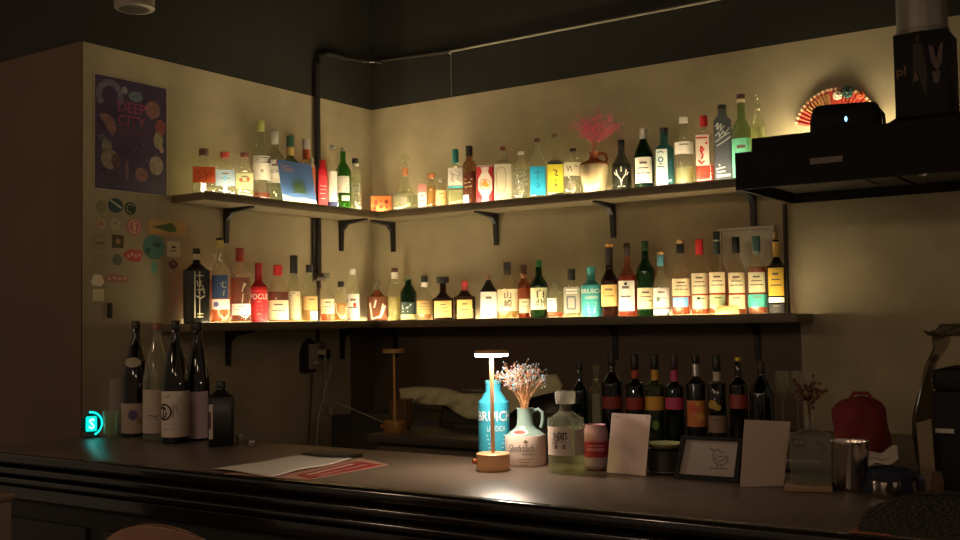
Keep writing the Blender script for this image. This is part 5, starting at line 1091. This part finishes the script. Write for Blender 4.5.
t = lump('cloth_bag', 'dark red slouching cloth bag behind the steel tumbler', 'bag', q.x, -1.06, ZB+.0004, 27*k, .09, (zat(q.x, -1.06, 843, 396)-ZB), mat('6a1614', .85, noise=.12, scale=25, bump=.2), 4)
b = MB(); hz = zat(q.x, -1.06, 843, 395)-ZB; b.tube([(-.03, 0, hz-.012), (-.02, 0, hz+.004), (.02, 0, hz+.004), (.03, 0, hz-.012)], .005, 8); b.build('strap', mat('6a1614', .8), t)
q = P(884, 449, 1, -1.78); k = kb(-1.78, 884)
t = lump('folded_cloth', 'dark blue folded cloth heaped behind the short steel cup', 'cloth', P(888, 470, 1, -1.81).x, -1.81, ZC+.0004, 22*k, .05, .055, mat('14182c', .85, bump=.2, noise=.1), 9, 'folds')
sheet2 = MB(); vs = []; fs = []; n = 10
for i in range(n+1):
    for j in range(5):
        s_, r_ = i/n, j/4; vs.append(((s_-.5)*.062, (r_-.5)*.055, .006*sin(7*s_+2*r_)+.012*s_+.004*sin(11*r_)))
for i in range(n):
    for j in range(4): a = i*5+j; fs.append((a, a+5, a+6, a+1))
o = sheet2.add(vs, fs).build('paper_napkin', mat('a89c8c', .8), None); o.location = (P(884, 455, 1, -1.81).x, -1.815, ZC+.070); o.rotation_euler = (.5, -.1, hb(3, -1.8))
md = o.modifiers.new('thick', 'SOLIDIFY'); md.thickness = .0015; tag(o, 'crumpled white napkin lying on the dark blue cloth', 'napkin')
# dark bar mat
cpts = [P(858, 531.5, 2, ZC), P(985, 545, 2, ZC), P(1000, 498, 2, ZC), P(905, 497, 2, ZC), P(868, 512, 2, ZC)]
t = thing('bar_mat', 'black dimpled rubber bar mat at the open end of the bar', 'mat', (0, 0, ZC+.0004))
MB().prism([(p.x, p.y, 0) for p in cpts], (0, 0, .006)).build('rubber_sheet', mat('1c1810', .7), t, smooth=False)
b = MB(); rnd = random.Random(2)
ox, oy = cpts[0].x, cpts[0].y
for i in range(30):
    for j in range(30):
        x, y = 2.9+i*.014+rnd.uniform(-.006, .006), -2.29+j*.014+rnd.uniform(-.006, .006)
        # inside test
        ins = False; nn = len(cpts); jj = nn-1
        for ii in range(nn):
            a, c = cpts[ii], cpts[jj]
            if (a.y > y) != (c.y > y) and x < (c.x-a.x)*(y-a.y)/(c.y-a.y)+a.x: ins = not ins
            jj = ii
        if ins: b.lathe([(.0042, .006), (.003, .0082)], 6, x, y)
b.build('dimple_pattern', mat('2a2518', .8), t)
# brown strip at mat edge
c = [P(848, 532.3, 2, ZC+.0008), P(893, 536.3, 2, ZC+.0008), P(872, 529, 2, ZC+.0008), P(858, 526, 2, ZC+.0008)]
t = thing('leather_strap', 'tan leather strip at the corner of the rubber mat', 'strap', (0, 0, 0)); flat(c[:3]+[c[3]], ZC+.0016, mat('9a5c3c', .6), 'strip', t, .001)
# small bottles right side
for u, v, w_, h_, c_, lab in ((921, 490, 9, 14, '3a3040', 'tiny dark jar with bluish lid'), (938, 494, 12, 22, '5a4430', 'small brown spice jar by the black machine'), (905, 490, 10, 9, '16120e', 'squat black pot beside the short steel cup')):
    q = P(u, v, 2, ZC); k = dep(q.x, q.y, ZC)/F
    t = thing('small_jar', lab, 'jar', (q.x, q.y, ZC+.0004), 0, 'small jars at the end of the bar')
    MB().lathe([(w_/2*k*.9, 0), (w_/2*k, .003), (w_/2*k, h_*k*.7), (w_/2*k*.7, h_*k*.78)], 18).build('jar_body', mat(c_, .3), t)
    MB().lathe([(w_/2*k*.75, h_*k*.785), (w_/2*k*.75, h_*k)], 18).build('lid', mat('5a5a78' if u == 921 else '4a3c2c', .4), t)
# tall machine under plastic
q = P(952, 480, 1, -1.50); 
t = thing('tall_machine', 'tall black machine under a sheet of clear plastic', 'machine', (P(978, 420, 1, -1.45).x, -1.45, ZB-.2))
MB().box(-.075, .16, -.12, .12, 0, .42).build('body', mat('0a0908', .7, spec=.3), t, bevel=.006)
MB().box(-.07, -.03, -.126, -.1205, .40-.075, .405-.07).build('badge', mat('b8b0a8', .5), t)
MB().box(-.075+.0, .16, -.12, .12, .4205, .47).build('top_housing', mat('12100e', .7, spec=.3), t, bevel=.01)
X0 = -.075
b = MB(); vs = []; fs = []; n = 12
for i in range(n+1):
    for j in range(9):
        s_ = i/n; r_ = j/8
        if s_ < .3: x = X0-.005+.20*(r_); z = .50+.03*sin(r_*5)+.05*r_
        vs.append((X0-.012-.03*sin(pi*min(1, s_*1.15))*(.6+.4*sin(r_*7))+.018*(s_ < .1)+.012*sin(9*s_+3*r_), -.14+.26*r_, .56-.50*s_))
for i in range(n):
    for j in range(8): a = i*9+j; fs.append((a, a+1, a+10, a+9))
b.add(vs, fs)
vs = [(X0-.010+.24*i/6, -.14+.26*j/6, .56-.015*sin(i+j)) for i in range(7) for j in range(7)]
b.add(vs, [(i*7+j, i*7+j+1, (i+1)*7+j+1, (i+1)*7+j) for i in range(6) for j in range(6)])
o = b.build('plastic_cover', glass('b8b0a4', .18, '8a8276', rough=.15), t); md = o.modifiers.new('thick', 'SOLIDIFY'); md.thickness = .001
q = P(928, 460, 1, -1.62)
t = thing('paper_roll_strip', 'narrow beige cardboard strip hanging beside the tall machine', 'cardboard', (P(929, 440, 1, -1.62).x, -1.62, ZB-.0), hb(3, -1.6))
MB().prism([(-.018, 0, .0), (.012, 0, .0), (.006, 0, .16), (-.026, 0, .15)], (0, .004, 0)).build('strip', mat('7a6850', .8), t, smooth=False)
MB().box(-.02, .014, .0042, .02, 0, .03).build('strip_holder', mat('2a2420', .6), t)
for u, Y, lab in ((782, -.90, 'faint clear wine glass just past the black wine bottle'), (797, -.86, 'faint clear wine glass above the dried brown flowers')):
    q = P(u, 380, 1, Y); k = dep(q.x, Y, 1.2)/F; hz = zat(q.x, Y, u, 371)-ZB
    t = thing('wine_glass', lab, 'glass', (q.x, Y, ZB+.0004), 0, 'wine glasses on the back counter')
    MB().lathe([(8*k, 0), (7.6*k, .002), (1*k, .005), (1*k, hz-.09), (6*k, hz-.07), (7.6*k, hz-.04), (6.6*k, hz), (6.3*k, hz), (7.2*k, hz-.04), (5.6*k, hz-.068), (.5*k, hz-.084)], 24).build('glass_bowl', clear, t)
# strip of light standing behind the hood, washing the wall behind the fan
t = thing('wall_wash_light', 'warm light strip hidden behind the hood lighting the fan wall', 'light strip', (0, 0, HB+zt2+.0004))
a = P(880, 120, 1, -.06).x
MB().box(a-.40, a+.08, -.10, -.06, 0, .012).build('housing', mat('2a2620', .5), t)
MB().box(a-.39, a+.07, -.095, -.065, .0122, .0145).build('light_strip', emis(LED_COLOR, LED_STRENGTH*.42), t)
# ================================================================== FOREGROUND
# bar stool
t = thing('bar_stool', 'brown leather bar stool with curved low back before the counter', 'stool', (P(118, 527, 1, -2.88).x, -2.67, 0), .35)
lea = mat('7a5238', .35, noise=.1, scale=15)
MB().lathe([(.17, .70), (.19, .715), (.19, .755), (.17, .775)], 40).build('seat', lea, t)
vs = []; fs = []; n = 28
for i in range(n+1):
    a = math.radians(200+140*i/n); e = sin(pi*i/n)
    for r, z in ((.185, .80), (.185, .80+.03+.245*e**.55), (.21, .80+.03+.245*e**.55), (.21, .80)): vs.append((r*cos(a), r*sin(a), z))
for i in range(n):
    j = 4*i
    for c in range(4): d_ = (c+1) % 4; fs.append((j+c, j+d_, j+4+d_, j+4+c))
fs += [(0, 1, 2, 3), (4*n+3, 4*n+2, 4*n+1, 4*n)]
MB().add(vs, fs).build('backrest', lea, t, bevel=.004)
for s_ in (-1, 1): a = math.radians(270+s_*45); MB().tube([(.17*cos(a), .17*sin(a), .72), (.197*cos(a), .197*sin(a), .83)], .009, 8).build('back_support', mat('2a2420', .4, .6), t)
for i in range(4):
    a = pi/4+i*pi/2; MB().tube([(.12*cos(a), .12*sin(a), .70), (.22*cos(a), .22*sin(a), 0)], .013, 10).build('leg', mat('1e1a16', .4, .4), t)
MB().tube([(.19*cos(2*pi*i/32), .19*sin(2*pi*i/32), .25) for i in range(33)], .009, 8).build('footrest', mat('6a5a40', .3, .9), t)
# wooden post cabinet at the picture edge
q = P(14.5, 492, 1, -2.714)
t = thing('wooden_partition', 'brown wooden partition end standing before the bar', 'partition', (q.x-.28, -2.75, 0))
MB().box(-.28, .28, -.03, .03, 0, q.z-.02).build('board', mat('6a4e34', .6, noise=.15), t, bevel=.004)
MB().box(-.285, .285, -.036, .036, q.z-.0195, q.z).build('top_cap', mat('6a4e34', .5), t, bevel=.004)
# ceiling spot
q = P(134.5, 9.5, 0, .25); k = dep(q.x, q.y, 2.7)/F
t = thing('ceiling_spotlight', 'pale cylinder spotlight hanging from the ceiling above the poster', 'spotlight', (q.x, q.y, 0))
zb_ = q.z
MB().lathe([(18*k, zb_), (19.5*k, zb_+.004), (19.5*k, zb_+.17), (18*k, zb_+.18), (3*k, zb_+.182)], 36).build('housing', mat('8a8074', .5), t)
MB().lathe([(15*k, zb_-.0012), (15*k, zb_-.0002)], 30).build('lens', mat('3a342c', .3), t)
MB().lathe([(.008, zb_+.183), (.008, CEIL-.012)], 10).build('stem', mat('3a342c', .4), t)
MB().lathe([(.04, CEIL-.0118), (.04, CEIL-.0004)], 20).build('ceiling_plate', mat('3a342c', .4), t)
